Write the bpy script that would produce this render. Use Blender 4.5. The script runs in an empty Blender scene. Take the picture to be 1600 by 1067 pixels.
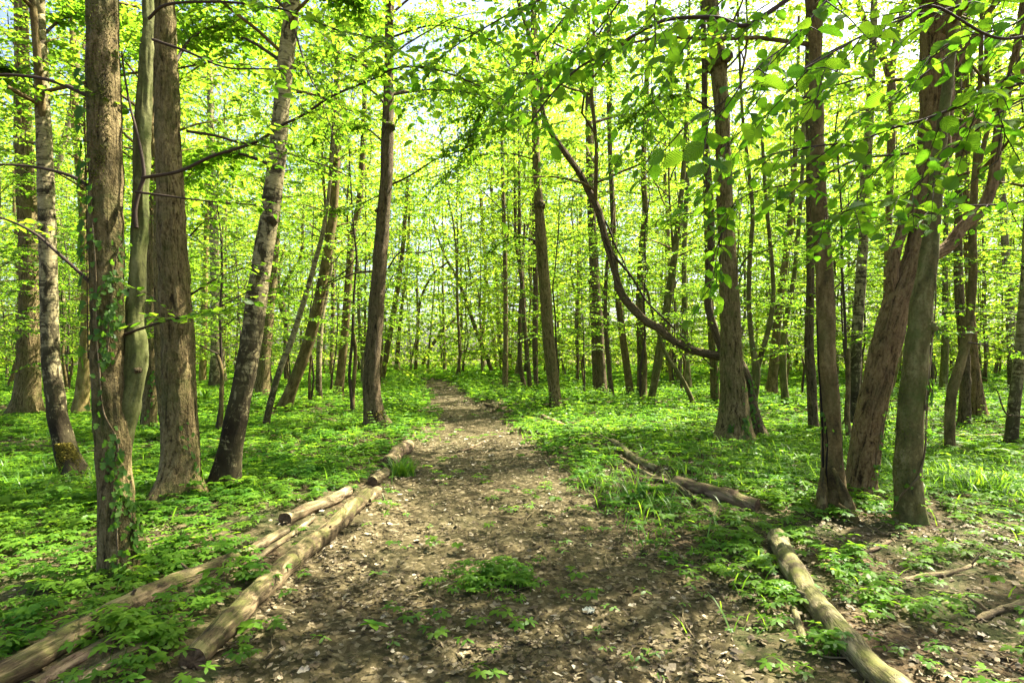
import bpy, math
import numpy as np
from mathutils import Vector

R = math.radians
SC = bpy.context.scene
COL = SC.collection

# ------------------------------------------------------------------ camera, sky, sun, exposure
F, CH, HY = 889.0, 1.55, 552.0          # focal length in photo pixels, eye height, horizon row
cam_d = bpy.data.cameras.new('camera')
cam_d.sensor_width = 36.0
cam_d.lens = F / 1600 * 36.0
cam_d.shift_y = (HY - 533.5) / 1600
cam_d.clip_start = 0.05
cam_d.clip_end = 1000
cam = bpy.data.objects.new('camera', cam_d)
COL.objects.link(cam)
cam.location = (0, 0, CH)
cam.rotation_euler = (R(90), 0, 0)
SC.camera = cam

SUN_AZ, SUN_EL = R(62), R(55)           # clockwise from the view direction, above the horizon
w = bpy.data.worlds.new('World')
SC.world = w
w.use_nodes = True
nt = w.node_tree
bg = nt.nodes['Background']
sky = nt.nodes.new('ShaderNodeTexSky')
sky.sky_type = 'NISHITA'
sky.sun_disc = False
sky.sun_elevation = SUN_EL
sky.sun_rotation = SUN_AZ
sky.air_density = 0.8
sky.dust_density = 4.0
sky.ozone_density = 0.4
nt.links.new(sky.outputs[0], bg.inputs[0])
bg.inputs[1].default_value = 0.07
sl = bpy.data.lights.new('sun', 'SUN')
sl.energy = 5.0
sl.angle = R(0.53)
sl.color = (1.0, 0.93, 0.78)
sun = bpy.data.objects.new('sun', sl)
COL.objects.link(sun)
SDIR = Vector((math.sin(SUN_AZ) * math.cos(SUN_EL), math.cos(SUN_AZ) * math.cos(SUN_EL), math.sin(SUN_EL)))
sun.rotation_euler = SDIR.to_track_quat('Z', 'Y').to_euler()
sun.location = SDIR * 60

vs = SC.view_settings
vs.view_transform = 'Standard'
vs.look = 'None'
vs.gamma = 1
vs.use_curve_mapping = False
vs.exposure = 2.72
cy = SC.cycles
cy.max_bounces = 8
cy.diffuse_bounces = 6
cy.glossy_bounces = 2
cy.transmission_bounces = 4
cy.transparent_max_bounces = 4
cy.caustics_reflective = False
cy.caustics_refractive = False
cy.use_denoising = True
cy.use_adaptive_sampling = True
cy.adaptive_threshold = 0.02

rng = np.random.default_rng(7)

# ------------------------------------------------------------------ noise
def _hash(ix, iy, iz, seed):
    h = (ix.astype(np.int64) * 374761393 + iy.astype(np.int64) * 668265263 + iz.astype(np.int64) * 2147483647 + seed * 974634553) & 0xFFFFFFFF
    h = ((h ^ (h >> 13)) * 1274126177) & 0xFFFFFFFF
    h = h ^ (h >> 16)
    return (h & 0xFFFFFF) / float(0xFFFFFF)

def vnoise(p, seed=0):
    """value noise, p (n,3) -> -1..1"""
    p = np.asarray(p, float)
    i = np.floor(p).astype(np.int64)
    f = p - i
    f = f * f * (3 - 2 * f)
    r = 0
    for dx in (0, 1):
        for dy in (0, 1):
            for dz in (0, 1):
                wgt = (f[:, 0] if dx else 1 - f[:, 0]) * (f[:, 1] if dy else 1 - f[:, 1]) * (f[:, 2] if dz else 1 - f[:, 2])
                r = r + wgt * _hash(i[:, 0] + dx, i[:, 1] + dy, i[:, 2] + dz, seed)
    return r * 2 - 1

def n2(x, y, s, seed=0):
    x = np.asarray(x, float); y = np.asarray(y, float)
    sh = x.shape
    p = np.stack([x.ravel() * s, y.ravel() * s, np.zeros(x.size)], 1)
    return vnoise(p, seed).reshape(sh)

# ------------------------------------------------------------------ terrain
PY = np.array([0, 2.7, 4.1, 5.7, 7.2, 9.6, 14.5, 20, 29, 36, 46])
PL = np.array([-1.55, -1.5, -1.6, -1.5, -1.5, -1.6, -2.1, -2.95, -4.8, -5.7, -5.9])
PR = np.array([1.5, 1.4, 1.35, 1.05, .85, 0.5, -0.4, -1.45, -3.4, -4.4, -4.6])

def path_in(x, y):
    """signed metres inside the path (positive inside)"""
    l = np.interp(y, PY, PL); r = np.interp(y, PY, PR)
    d = np.minimum(x - l, r - x)
    d = d + 0.22 * n2(x, y, 1.7, 3) + 0.10 * n2(x, y, 5.0, 4)
    return np.where(y > 31, d - (y - 31) * 0.4, d)

def ground_h(x, y):
    x = np.asarray(x, float); y = np.asarray(y, float)
    l = np.interp(y, PY, PL); r = np.interp(y, PY, PR)
    d = np.minimum(x - l, r - x)
    t = np.clip(0.5 - d / 1.2, 0, 1); t = t * t * (3 - 2 * t)
    h = 0.07 * t * (1 + n2(x, y, 0.5, 11))
    h = h + 0.05 * n2(x, y, 0.35, 12) * np.clip(np.hypot(x, y) / 8, 0.2, 1)
    h = h + 0.16 * np.exp(-((x - 2.6) ** 2 / 3.0 + (y - 13.5) ** 2 / 9.0))
    h = h + 0.25 * np.exp(-((x + 0.8) ** 2 / 5.0 + (y - 27) ** 2 / 20.0))
    return h

def pix(px, py, d):
    return np.array([(px - 800) / F * d, d, CH + (HY - py) / F * d])

def hit(px, py):
    """where the line of sight through a photo pixel meets the ground"""
    d = np.linspace(1.5, 70, 9000)
    x = (px - 800) / F * d; z = CH + (HY - py) / F * d
    k = np.nonzero(z <= ground_h(x, d))[0]
    k = k[0] if len(k) else len(d) - 1
    return np.array([x[k], d[k], float(ground_h(x[k:k+1], d[k:k+1])[0])])

# ------------------------------------------------------------------ mesh builder
class MB:
    def __init__(self):
        self.V, self.Q, self.T, self.n = [], [], [], 0
        self.A = []          # per vertex vec3 attribute 'co'
        self.B = []          # per vertex float 'rnd'
        self.MQ, self.MT = [], []
    def add(self, V, quads=None, tris=None, co=None, rnd=None, mat=0):
        V = np.asarray(V, float).reshape(-1, 3)
        self.V.append(V)
        self.A.append(np.zeros((len(V), 3)) if co is None else np.asarray(co, float).reshape(-1, 3))
        self.B.append(np.zeros(len(V)) if rnd is None else np.broadcast_to(np.asarray(rnd, float), (len(V),)))
        if quads is not None and len(quads):
            q = np.asarray(quads, int).reshape(-1, 4) + self.n
            self.Q.append(q); self.MQ.append(np.full(len(q), mat))
        if tris is not None and len(tris):
            t = np.asarray(tris, int).reshape(-1, 3) + self.n
            self.T.append(t); self.MT.append(np.full(len(t), mat))
        self.n += len(V)
    def mesh(self, name, mats, smooth=True):
        V = np.concatenate(self.V); A = np.concatenate(self.A); B = np.concatenate(self.B)
        q = np.concatenate(self.Q) if self.Q else np.zeros((0, 4), int)
        t = np.concatenate(self.T) if self.T else np.zeros((0, 3), int)
        me = bpy.data.meshes.new(name)
        me.vertices.add(len(V)); me.vertices.foreach_set('co', V.astype(np.float32).ravel())
        loops = np.concatenate([q.ravel(), t.ravel()])
        me.loops.add(len(loops)); me.loops.foreach_set('vertex_index', loops.astype(np.int32))
        tot = np.concatenate([np.full(len(q), 4), np.full(len(t), 3)])
        st = np.concatenate([[0], np.cumsum(tot)[:-1]]) if len(tot) else tot
        me.polygons.add(len(tot))
        me.polygons.foreach_set('loop_start', st.astype(np.int32))
        me.polygons.foreach_set('use_smooth', np.full(len(tot), smooth))
        mi = np.concatenate(self.MQ + self.MT) if (self.MQ or self.MT) else np.zeros(0)
        me.polygons.foreach_set('material_index', mi.astype(np.int32))
        a = me.attributes.new('co', 'FLOAT_VECTOR', 'POINT'); a.data.foreach_set('vector', A.astype(np.float32).ravel())
        b = me.attributes.new('rnd', 'FLOAT', 'POINT'); b.data.foreach_set('value', B.astype(np.float32))
        for m in (mats if isinstance(mats, (list, tuple)) else [mats]):
            me.materials.append(m)
        me.update(calc_edges=True)
        return me
    def build(self, name, mats, parent=None, smooth=True):
        return link(name, self.mesh(name, mats, smooth), parent)

def link(name, me, parent=None, loc=None, rotz=0, scale=1):
    o = bpy.data.objects.new(name, me)
    COL.objects.link(o)
    if parent is not None:
        o.parent = parent
        o.matrix_parent_inverse = parent.matrix_basis.inverted()
    if loc is not None:
        o.location = loc
    o.rotation_euler = (0, 0, rotz)
    o.scale = (scale,) * 3 if np.isscalar(scale) else scale
    return o

def tag(o, label, cat, group=None, kind=None):
    if label: o['label'] = label
    if cat: o['category'] = cat
    if group: o['group'] = group
    if kind: o['kind'] = kind
    return o

def thing(name, label, cat, loc, group=None):
    o = bpy.data.objects.new(name, None)
    COL.objects.link(o)
    o.empty_display_size = 0.2
    o.location = [float(v) for v in loc]
    return tag(o, label, cat, group)

def spline(P, step):
    """Catmull-Rom through rows of P (any columns; first three are the position)"""
    P = np.asarray(P, float)
    if len(P) < 3:
        n = max(2, int(np.linalg.norm(P[-1, :3] - P[0, :3]) / step) + 1)
        t = np.linspace(0, 1, n)[:, None]
        return P[0] * (1 - t) + P[-1] * t
    Q = np.vstack([2 * P[0] - P[1], P, 2 * P[-1] - P[-2]])
    out = []
    for i in range(1, len(Q) - 2):
        p0, p1, p2, p3 = Q[i - 1], Q[i], Q[i + 1], Q[i + 2]
        n = max(1, int(round(np.linalg.norm(p2[:3] - p1[:3]) / step)))
        t = (np.arange(n) / n)[:, None]
        out.append(0.5 * ((2 * p1) + (-p0 + p2) * t + (2 * p0 - 5 * p1 + 4 * p2 - p3) * t ** 2 + (-p0 + 3 * p1 - 3 * p2 + p3) * t ** 3))
    out.append(P[-1:])
    return np.vstack(out)

def frames(C):
    T = np.gradient(C, axis=0)
    T /= np.linalg.norm(T, axis=1)[:, None] + 1e-12
    N = np.zeros_like(T)
    a = np.array([1.0, 0, 0]) if abs(T[0, 0]) < 0.8 else np.array([0, 1.0, 0])
    n = a - T[0] * a.dot(T[0])
    N[0] = n / np.linalg.norm(n)
    for i in range(1, len(C)):
        n = N[i - 1] - T[i] * N[i - 1].dot(T[i])
        N[i] = n / (np.linalg.norm(n) + 1e-12)
    return T, N, np.cross(T, N)

def tube(mb, C, rad, seg=8, rough=0.0, ridge=0.0, flare=0.0, flare_h=0.25, seed=0, cap=False, mat=0, h0=0.0, rnd=0.0, fscale=1.0):
    """a round limb along C with bark relief; co = the unrolled bark position"""
    C = np.asarray(C, float)
    rad = np.asarray(rad, float)
    T, N, B = frames(C)
    s = np.concatenate([[0], np.cumsum(np.linalg.norm(np.diff(C, axis=0), axis=1))])
    th = np.linspace(0, 2 * math.pi, seg, endpoint=False)
    ct, sn = np.cos(th), np.sin(th)
    rr = np.repeat(rad[:, None], seg, 1)
    hh = s - h0
    co = np.stack([ct[None] * rad[:, None] * fscale, sn[None] * rad[:, None] * fscale, np.repeat(hh[:, None], seg, 1)], 2)
    if flare:
        ph = seed * 1.7
        lob = 0.5 + 0.35 * np.cos(4 * th + ph) + 0.3 * np.cos(3 * th + ph * 2.1) + 0.2 * np.cos(7 * th + ph * .7)
        k = np.exp(-np.clip(hh, 0, None) / flare_h)
        rr = rr * (1 + flare * k[:, None] * (0.45 + 0.75 * lob[None]))
    if rough:
        q = co.reshape(-1, 3)
        rn = vnoise(q / (rad.max() * 1.1) * np.array([1, 1, .6]) + seed * 3.3, seed)
        rr = rr * (1 + rough * rn.reshape(rr.shape))
    if ridge:
        q = co.reshape(-1, 3)
        rn = .6 - np.abs(vnoise(q * np.array([42, 42, 4.5]) + seed, seed + 1)) * 2
        rn2 = vnoise(q * np.array([80, 80, 18.]) + seed, seed + 2)
        rr = rr + ridge * (rn * 0.85 + rn2 * 0.25).reshape(rr.shape)
    V = C[:, None] + rr[..., None] * (ct[None, :, None] * N[:, None] + sn[None, :, None] * B[:, None])
    n = len(C)
    i = np.arange(n - 1)[:, None] * seg; j = np.arange(seg)[None]; j2 = (j + 1) % seg
    Q = np.stack([i + j, i + j2, i + seg + j2, i + seg + j], 2).reshape(-1, 4)
    V = V.reshape(-1, 3); co = co.reshape(-1, 3)
    mb.add(V, Q, co=co, rnd=rnd, mat=mat)
    if cap:
        for e, c, off in ((0, C[0], 0), (n - 1, C[-1], (n - 1) * seg)):
            ring = V[off:off + seg]
            vv = np.vstack([ring, c[None]])
            tt = np.array([[k, (k + 1) % seg, seg] for k in range(seg)])
            if e == 0: tt = tt[:, ::-1]
            cc = np.vstack([co[off:off + seg], [[0, 0, 0]]])
            mb.add(vv, tris=tt, co=cc, mat=mat if cap is True else cap, rnd=rnd)
    return V

# ------------------------------------------------------------------ leaf templates: u along, v across, w up
def tpl_leaf_fine():
    """toothed oval leaf, two halves folded at the midrib"""
    u = np.linspace(0, 1, 11)
    wd = 0.33 * np.sin(np.pi * u ** 0.82) ** 0.75
    wd[0] = 0; wd[-1] = 0
    teeth = np.where(np.arange(11) % 2 == 1, 1.06, 0.93)
    wd = wd * teeth
    z = -0.16 * (u - 0.35) ** 2
    V, Q, T = [], [], []
    mid = [(a, 0, b) for a, b in zip(u, z)]
    L = [(a + 0.02, w_, b + 0.22 * w_) for a, w_, b in zip(u[1:-1], wd[1:-1], z[1:-1])]
    Rr = [(a + 0.02, -w_, b + 0.22 * w_) for a, w_, b in zip(u[1:-1], wd[1:-1], z[1:-1])]
    V = mid + L + Rr
    nL, nR = 11, 20
    for k in range(9):
        a0, a1 = k + 1, k + 2
        if k < 8:
            Q.append((k + 1, k + 2, nL + k + 1, nL + k)); Q.append((k + 2, k + 1, nR + k, nR + k + 1))
    T += [(0, 1, nL), (1, 0, nR), (9, 10, nL + 8), (10, 9, nR + 8)]
    return np.array(V), np.array(Q), np.array(T)

def tpl_leaf():
    V = np.array([(0, 0, 0), (.28, .27, .05), (.68, .24, .03), (1, 0, -.07), (.68, -.24, .03), (.28, -.27, .05)])
    return V, np.array([(0, 1, 2, 3), (0, 3, 4, 5)])[:, ::-1], None

def tpl_quad():
    V = np.array([(0, 0, 0), (.45, .33, .03), (1, 0, -.05), (.45, -.33, .03)])
    return V, np.array([(0, 3, 2, 1)]), None

def tpl_ivy():
    V = np.array([(0, 0, 0), (.12, .42, .03), (.42, .26, .03), (.62, .34, 0), (1, 0, -.05), (.62, -.34, 0), (.42, -.26, .03), (.12, -.42, .03)])
    return V, np.array([(0, 2, 1, 0), ])[:0], np.array([(0, 2, 1), (0, 3, 2), (0, 4, 3), (0, 5, 4), (0, 6, 5), (0, 7, 6)])

def tpl_lobed():
    """narrow leaflet with a few teeth"""
    V = np.array([(0, 0, 0), (.3, .17, .02), (.5, .13, .02), (.62, .2, .01), (1, 0, -.10), (.62, -.2, .01), (.5, -.13, .02), (.3, -.17, .02), (.5, 0, .045)])
    return V, np.array([(0, 8, 2, 1), (8, 4, 3, 2), (8, 6, 5, 4), (0, 7, 6, 8)]), None

def tpl_dead():
    V = np.array([(0, 0, 0), (.2, .22, .10), (.38, .14, .04), (.55, .32, .14), (.78, .18, .08), (1, 0, .12), (.8, -.2, .02), (.55, -.3, .12), (.38, -.15, .05), (.2, -.2, .12), (.5, 0, 0)])
    return V, None, np.array([(10, i, i + 1) for i in range(0, 9)] + [(10, 9, 0)])

def tpl_blade():
    V = np.array([(0, .03, 0), (0, -.03, 0), (.45, .026, .03), (.45, -.026, .03), (.8, .016, -.04), (.8, -.016, -.04), (1, 0, -.16)])
    return V, np.array([(0, 1, 3, 2), (2, 3, 5, 4)]), np.array([(4, 5, 6)])

def place(mb, tpl, pos, axis, nrm, size, rnd, mat=0, wid=1.0, curl=None):
    V, Q, T = tpl
    pos = np.asarray(pos, float); n = len(pos)
    if n == 0: return
    a = axis / (np.linalg.norm(axis, axis=1)[:, None] + 1e-9)
    nn = nrm - a * (a * nrm).sum(1)[:, None]
    nn /= np.linalg.norm(nn, axis=1)[:, None] + 1e-9
    b = np.cross(nn, a)
    size = np.broadcast_to(np.asarray(size, float), (n,))
    wid = np.broadcast_to(np.asarray(wid, float), (n,))
    cz = np.ones(n) if curl is None else curl
    P = pos[:, None] + size[:, None, None] * (V[None, :, 0, None] * a[:, None] + V[None, :, 1, None] * wid[:, None, None] * b[:, None] + V[None, :, 2, None] * cz[:, None, None] * nn[:, None])
    m = len(V)
    off = (np.arange(n) * m)[:, None, None]
    q = (Q[None] + off).reshape(-1, 4) if Q is not None and len(Q) else None
    t = (T[None] + off).reshape(-1, 3) if T is not None and len(T) else None
    co = np.zeros((n, m, 3)); co[:, :, 0] = V[None, :, 0]; co[:, :, 1] = V[None, :, 1]
    co[:, :, 2] = size[:, None]
    mb.add(P.reshape(-1, 3), q, t, co=co.reshape(-1, 3), rnd=np.repeat(np.asarray(rnd, float), m), mat=mat)

FINE, LEAF, QUAD, IVY, LOBED, DEAD, BLADE = tpl_leaf_fine(), tpl_leaf(), tpl_quad(), tpl_ivy(), tpl_lobed(), tpl_dead(), tpl_blade()

# ------------------------------------------------------------------ materials
class NT:
    def __init__(self, name):
        self.m = bpy.data.materials.new(name); self.m.use_nodes = True
        self.t = self.m.node_tree
        self.t.nodes.clear()
        self.out = self.n('ShaderNodeOutputMaterial')
    def n(self, typ, **kw):
        nd = self.t.nodes.new(typ)
        for k, v in kw.items():
            setattr(nd, k, v)
        return nd
    def l(self, a, b): self.t.links.new(a, b)
    def attr(self, name): return self.n('ShaderNodeAttribute', attribute_name=name)
    def mapping(self, vec, sc, loc=(0, 0, 0)):
        m = self.n('ShaderNodeMapping'); m.inputs['Scale'].default_value = sc; m.inputs['Location'].default_value = loc
        self.l(vec, m.inputs['Vector']); return m.outputs[0]
    def noise(self, vec, scale, detail=4, rough=.6, dist=0):
        n = self.n('ShaderNodeTexNoise'); n.inputs['Scale'].default_value = scale; n.inputs['Detail'].default_value = detail
        n.inputs['Roughness'].default_value = rough; n.inputs['Distortion'].default_value = dist
        self.l(vec, n.inputs['Vector']); return n.outputs['Fac']
    def voro(self, vec, scale, feature='F1', out='Distance', rand=1.0):
        n = self.n('ShaderNodeTexVoronoi', feature=feature); n.inputs['Scale'].default_value = scale; n.inputs['Randomness'].default_value = rand
        self.l(vec, n.inputs['Vector']); return n.outputs[out]
    def ramp(self, fac, stops, interp='LINEAR'):
        r = self.n('ShaderNodeValToRGB'); cr = r.color_ramp; cr.interpolation = interp
        while len(cr.elements) < len(stops): cr.elements.new(0.5)
        for e, (p, c) in zip(cr.elements, stops):
            e.position = p; e.color = (c[0], c[1], c[2], 1) if not np.isscalar(c) else (c, c, c, 1)
        self.l(fac, r.inputs[0]); return r.outputs[0]
    def mix(self, fac, a, b, blend='MIX'):
        m = self.n('ShaderNodeMix', data_type='RGBA', blend_type=blend)
        for sock, v in ((m.inputs[0], fac), (m.inputs[6], a), (m.inputs[7], b)):
            if hasattr(v, 'node'): self.l(v, sock)
            elif np.isscalar(v): sock.default_value = v
            else: sock.default_value = (v[0], v[1], v[2], 1)
        return m.outputs[2]
    def math(self, op, a, b=0.0, clamp=False):
        m = self.n('ShaderNodeMath', operation=op, use_clamp=clamp)
        for sock, v in ((m.inputs[0], a), (m.inputs[1], b)):
            if hasattr(v, 'node'): self.l(v, sock)
            else: sock.default_value = v
        return m.outputs[0]
    def bump(self, h, dist, strength=1.0):
        b = self.n('ShaderNodeBump'); b.inputs['Distance'].default_value = dist; b.inputs['Strength'].default_value = strength
        self.l(h, b.inputs['Height']); return b.outputs[0]
    def principled(self, col, rough=.85, normal=None, spec=.25):
        p = self.n('ShaderNodeBsdfPrincipled')
        if hasattr(col, 'node'): self.l(col, p.inputs['Base Color'])
        else: p.inputs['Base Color'].default_value = (*col, 1)
        p.inputs['Roughness'].default_value = rough
        p.inputs['Specular IOR Level'].default_value = spec
        if normal is not None: self.l(normal, p.inputs['Normal'])
        self.l(p.outputs[0], self.out.inputs[0])
        return self.m

def mat_bark(name, dark, mid, light, kind='oak', moss=0.0, moss_col=(.10, .13, .02), moss_top=0.0, scale=1.0):
    t = NT(name)
    co = t.attr('co').outputs['Vector']
    if kind == 'oak':
        a = t.mapping(co, (15 * scale, 15 * scale, 2.5 * scale))
        n1 = t.noise(a, 1.0, 5, .6, 1.2)
        rd = t.math('SUBTRACT', 1.0, t.math('MULTIPLY', t.math('ABSOLUTE', t.math('SUBTRACT', n1, .5)), 4.2), True)
        cr = t.noise(t.mapping(co, (24 * scale, 24 * scale, 13 * scale)), 1.0, 5, .7, .4)
        h = t.math('ADD', t.math('MULTIPLY', rd, .42), t.math('MULTIPLY', t.math('ADD', cr, t.math('MULTIPLY', t.math('SUBTRACT', t.noise(t.mapping(co, (55, 55, 38)), 1, 3, .7), .5), .8)), .72))
        col = t.ramp(h, [(.43, dark), (.58, mid), (.84, light)])
        bd = .036
    elif kind == 'smooth':
        n1 = t.noise(t.mapping(co, (9, 9, 3.5)), 1.0, 6, .62, .3)
        h = t.math('ADD', t.math('MULTIPLY', n1, .7), t.math('MULTIPLY', t.noise(t.mapping(co, (45, 45, 40)), 1, 4, .7), .3))
        col = t.ramp(h, [(.38, dark), (.5, mid), (.61, light)])
        sp = t.ramp(t.voro(t.mapping(co, (34, 34, 22)), 1.0), [(.10, 1), (.22, 0)])
        col = t.mix(t.math('MULTIPLY', sp, .55), col, dark)
        li = t.ramp(t.noise(t.mapping(co, (14, 14, 9), (3, 1, 7)), 1, 4, .6), [(.60, 0), (.66, 1)])
        col = t.mix(t.math('MULTIPLY', li, .5), col, (light[0] * 1.25, light[1] * 1.3, light[2] * 1.3))
        bd = .014
    else:   # birch
        n1 = t.noise(t.mapping(co, (7, 7, 26)), 1.0, 4, .6, .2)
        n2_ = t.noise(t.mapping(co, (9, 9, 5)), 1.0, 6, .75, .8)
        sep = t.n('ShaderNodeSeparateXYZ'); t.l(co, sep.inputs[0])
        low = t.math('MULTIPLY', t.math('SUBTRACT', 1.0, t.math('MULTIPLY', sep.outputs[2], moss_top if moss_top else .35), True), .13)
        blk = t.ramp(t.math('ADD', t.math('MULTIPLY', n2_, .75), t.math('ADD', low, t.math('MULTIPLY', n1, .25))), [(.515, 0), (.575, 1)])
        lent = t.ramp(t.noise(t.mapping(co, (3.2, 3.2, 17)), 1, 5, .68, .5), [(.54, 0), (.60, 1)])
        base = t.ramp(t.noise(t.mapping(co, (20, 20, 60)), 1, 4, .6), [(.35, mid), (.65, light)])
        col = t.mix(t.math('MULTIPLY', lent, .88), base, dark)
        col = t.mix(blk, col, dark)
        h = t.math('SUBTRACT', t.math('MULTIPLY', t.noise(t.mapping(co, (40, 40, 14)), 1, 4, .7), t.math('ADD', .35, blk)), t.math('MULTIPLY', blk, .2))
        bd = .012
    big = t.noise(co, 2.2, 4, .6)
    col = t.mix(t.ramp(big, [(.35, 0.0), (.7, .45)]), col, (mid[0] * .6, mid[1] * .62, mid[2] * .6))
    if moss:
        g = t.math('MULTIPLY', t.ramp(t.math('ADD', t.math('MULTIPLY', t.noise(co, 5, 5, .7), .7), t.math('MULTIPLY', big, .4)), [(.52, 0), (.68, 1)]), moss)
        col = t.mix(g, col, moss_col)
    return t.principled(col, .9, t.bump(h, bd * 1.0), .15)

def mat_moss(name, col_a, col_b):
    t = NT(name); co = t.attr('co').outputs['Vector']
    n1 = t.noise(co, 60, 5, .7)
    return t.principled(t.ramp(n1, [(.3, col_a), (.7, col_b)]), 1.0, t.bump(n1, .02), .05)

def mat_leaf(name, ca, cb, ta, tb, gloss=.05, veins=False, mixf=.5, rough=.45, patch=False):
    """ca..cb reflect, ta..tb let through"""
    t = NT(name)
    rnd = t.attr('rnd').outputs['Fac']
    co = t.attr('co').outputs['Vector']
    inf = t.n('ShaderNodeObjectInfo')
    f = t.math('FRACT', t.math('ADD', rnd, t.math('MULTIPLY', inf.outputs['Random'], .35)))
    if patch:
        pos = t.n('ShaderNodeNewGeometry').outputs['Position']
        f = t.math('ADD', t.math('MULTIPLY', f, .45), t.math('MULTIPLY', t.ramp(t.noise(pos, 1.4, 4, .65), [(.35, 0), (.65, 1)]), .55))
    c = t.mix(f, ca, cb); k = t.mix(f, ta, tb)
    nrm = None
    if veins:
        sep = t.n('ShaderNodeSeparateXYZ'); t.l(co, sep.inputs[0])
        av = t.math('ABSOLUTE', sep.outputs[1])
        ph = t.math('SUBTRACT', t.math('MULTIPLY', sep.outputs[0], 11.0), t.math('MULTIPLY', av, 9.0))
        tri = t.math('ABSOLUTE', t.math('SUBTRACT', t.math('FRACT', ph), .5))
        vein = t.ramp(tri, [(.0, 1), (.11, .0)])
        mid = t.ramp(av, [(.0, 1), (.022, 0)])
        vm = t.math('MAXIMUM', vein, mid)
        c = t.mix(t.math('MULTIPLY', vm, .2), c, (.16, .24, .06))
        k = t.mix(t.math('MULTIPLY', vm, .25), k, (ta[0] * .45, ta[1] * .5, ta[2] * .4))
        nrm = t.bump(tri, .004, .8)
    d = t.n('ShaderNodeBsdfDiffuse'); tr = t.n('ShaderNodeBsdfTranslucent'); g = t.n('ShaderNodeBsdfGlossy')
    g.inputs['Roughness'].default_value = rough
    t.l(c, d.inputs[0]); t.l(k, tr.inputs[0])
    if nrm is not None:
        for x in (d, tr, g): t.l(nrm, x.inputs['Normal'])
    m1 = t.n('ShaderNodeMixShader'); m1.inputs[0].default_value = mixf
    t.l(d.outputs[0], m1.inputs[1]); t.l(tr.outputs[0], m1.inputs[2])
    m2 = t.n('ShaderNodeMixShader'); m2.inputs[0].default_value = gloss
    t.l(m1.outputs[0], m2.inputs[1]); t.l(g.outputs[0], m2.inputs[2])
    t.l(m2.outputs[0], t.out.inputs[0])
    return t.m

def mat_ground(name, path):
    t = NT(name)
    geo = t.n('ShaderNodeNewGeometry'); p = geo.outputs['Position']
    n1 = t.noise(p, 1.3, 6, .65)
    n2_ = t.noise(p, 14, 6, .7, .5)
    vd = t.voro(t.mapping(p, (1, 1, 1)), 34, 'F1', 'Color')
    sp = t.n('ShaderNodeSeparateColor'); t.l(vd, sp.inputs[0])
    if path:
        soil = t.ramp(n2_, [(.3, (.018, .014, .006)), (.55, (.062, .050, .023)), (.75, (.145, .115, .062))])
        leaf = t.ramp(sp.outputs[0], [(0, (.020, .015, .007)), (.5, (.075, .058, .026)), (.85, (.16, .125, .066)), (1, (.30, .25, .15))])
        col = t.mix(.55, soil, leaf)
        col = t.mix(t.ramp(n1, [(.4, 0), (.65, .55)]), col, (.042, .040, .016))
    else:
        soil = t.ramp(n2_, [(.3, (.020, .015, .009)), (.6, (.065, .045, .024)), (.8, (.12, .085, .05))])
        leaf = t.ramp(sp.outputs[0], [(0, (.03, .022, .011)), (.6, (.10, .07, .035)), (1, (.22, .16, .09))])
        col = t.mix(.5, soil, leaf)
        col = t.mix(t.ramp(n1, [(.42, 0), (.6, .6)]), col, (.030, .050, .012))
    h = t.math('ADD', t.math('MULTIPLY', n2_, .6), t.math('MULTIPLY', sp.outputs[1], .4))
    return t.principled(col, .95, t.bump(h, .03), .1)

def mat_litter(name):
    t = NT(name)
    rnd = t.attr('rnd').outputs['Fac']
    col = t.ramp(rnd, [(0, (.035, .025, .011)), (.3, (.070, .050, .021)), (.6, (.125, .096, .042)), (.88, (.30, .245, .15)), (1, (.48, .42, .30))])
    co = t.attr('co').outputs['Vector']
    col = t.mix(t.ramp(t.noise(co, 6, 3, .6), [(.45, 0), (.7, .5)]), col, (.05, .035, .018))
    return t.principled(col, .75, None, .3)

def mat_wood(name, dark, mid, light, moss=0.0, moss_col=(.14, .17, .03)):
    """weathered fallen wood: bark patches over stripped grain"""
    t = NT(name)
    co = t.attr('co').outputs['Vector']
    grain = t.noise(t.mapping(co, (55, 55, 4)), 1, 5, .65, .4)
    pat = t.noise(t.mapping(co, (9, 9, 2.6)), 1, 6, .7, .6)
    bark = t.ramp(t.noise(t.mapping(co, (40, 40, 12)), 1, 6, .7), [(.3, dark), (.7, mid)])
    wood = t.ramp(grain, [(.3, mid), (.65, light)])
    pm = t.ramp(pat, [(.46, 0), (.54, 1)])
    col = t.mix(pm, bark, wood)
    crack = t.ramp(t.noise(t.mapping(co, (30, 30, 1.2)), 1, 3, .5, .3), [(.30, 1), (.36, 0)])
    col = t.mix(t.math('MULTIPLY', crack, .8), col, (dark[0] * .4, dark[1] * .4, dark[2] * .4))
    if moss:
        geo = t.n('ShaderNodeNewGeometry'); sp = t.n('ShaderNodeSeparateXYZ'); t.l(geo.outputs['Normal'], sp.inputs[0])
        g = t.math('ADD', t.math('MULTIPLY', t.noise(co, 7, 5, .7), 1.0), t.math('MULTIPLY', sp.outputs[2], .12))
        col = t.mix(t.math('MULTIPLY', t.ramp(g, [(.52, 0), (.68, 1)]), moss), col, moss_col)
    h = t.math('ADD', t.math('MULTIPLY', grain, .5), t.math('ADD', t.math('MULTIPLY', pm, -.5), t.math('MULTIPLY', crack, -.8)))
    return t.principled(col, .85, t.bump(h, .012), .15)

def mat_cut(name):
    t = NT(name); co = t.attr('co').outputs['Vector']
    col = t.ramp(t.noise(t.mapping(co, (50, 50, 50)), 1, 4, .6), [(.3, (.05, .032, .018)), (.7, (.17, .11, .06))])
    return t.principled(col, .9, None, .1)

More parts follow.
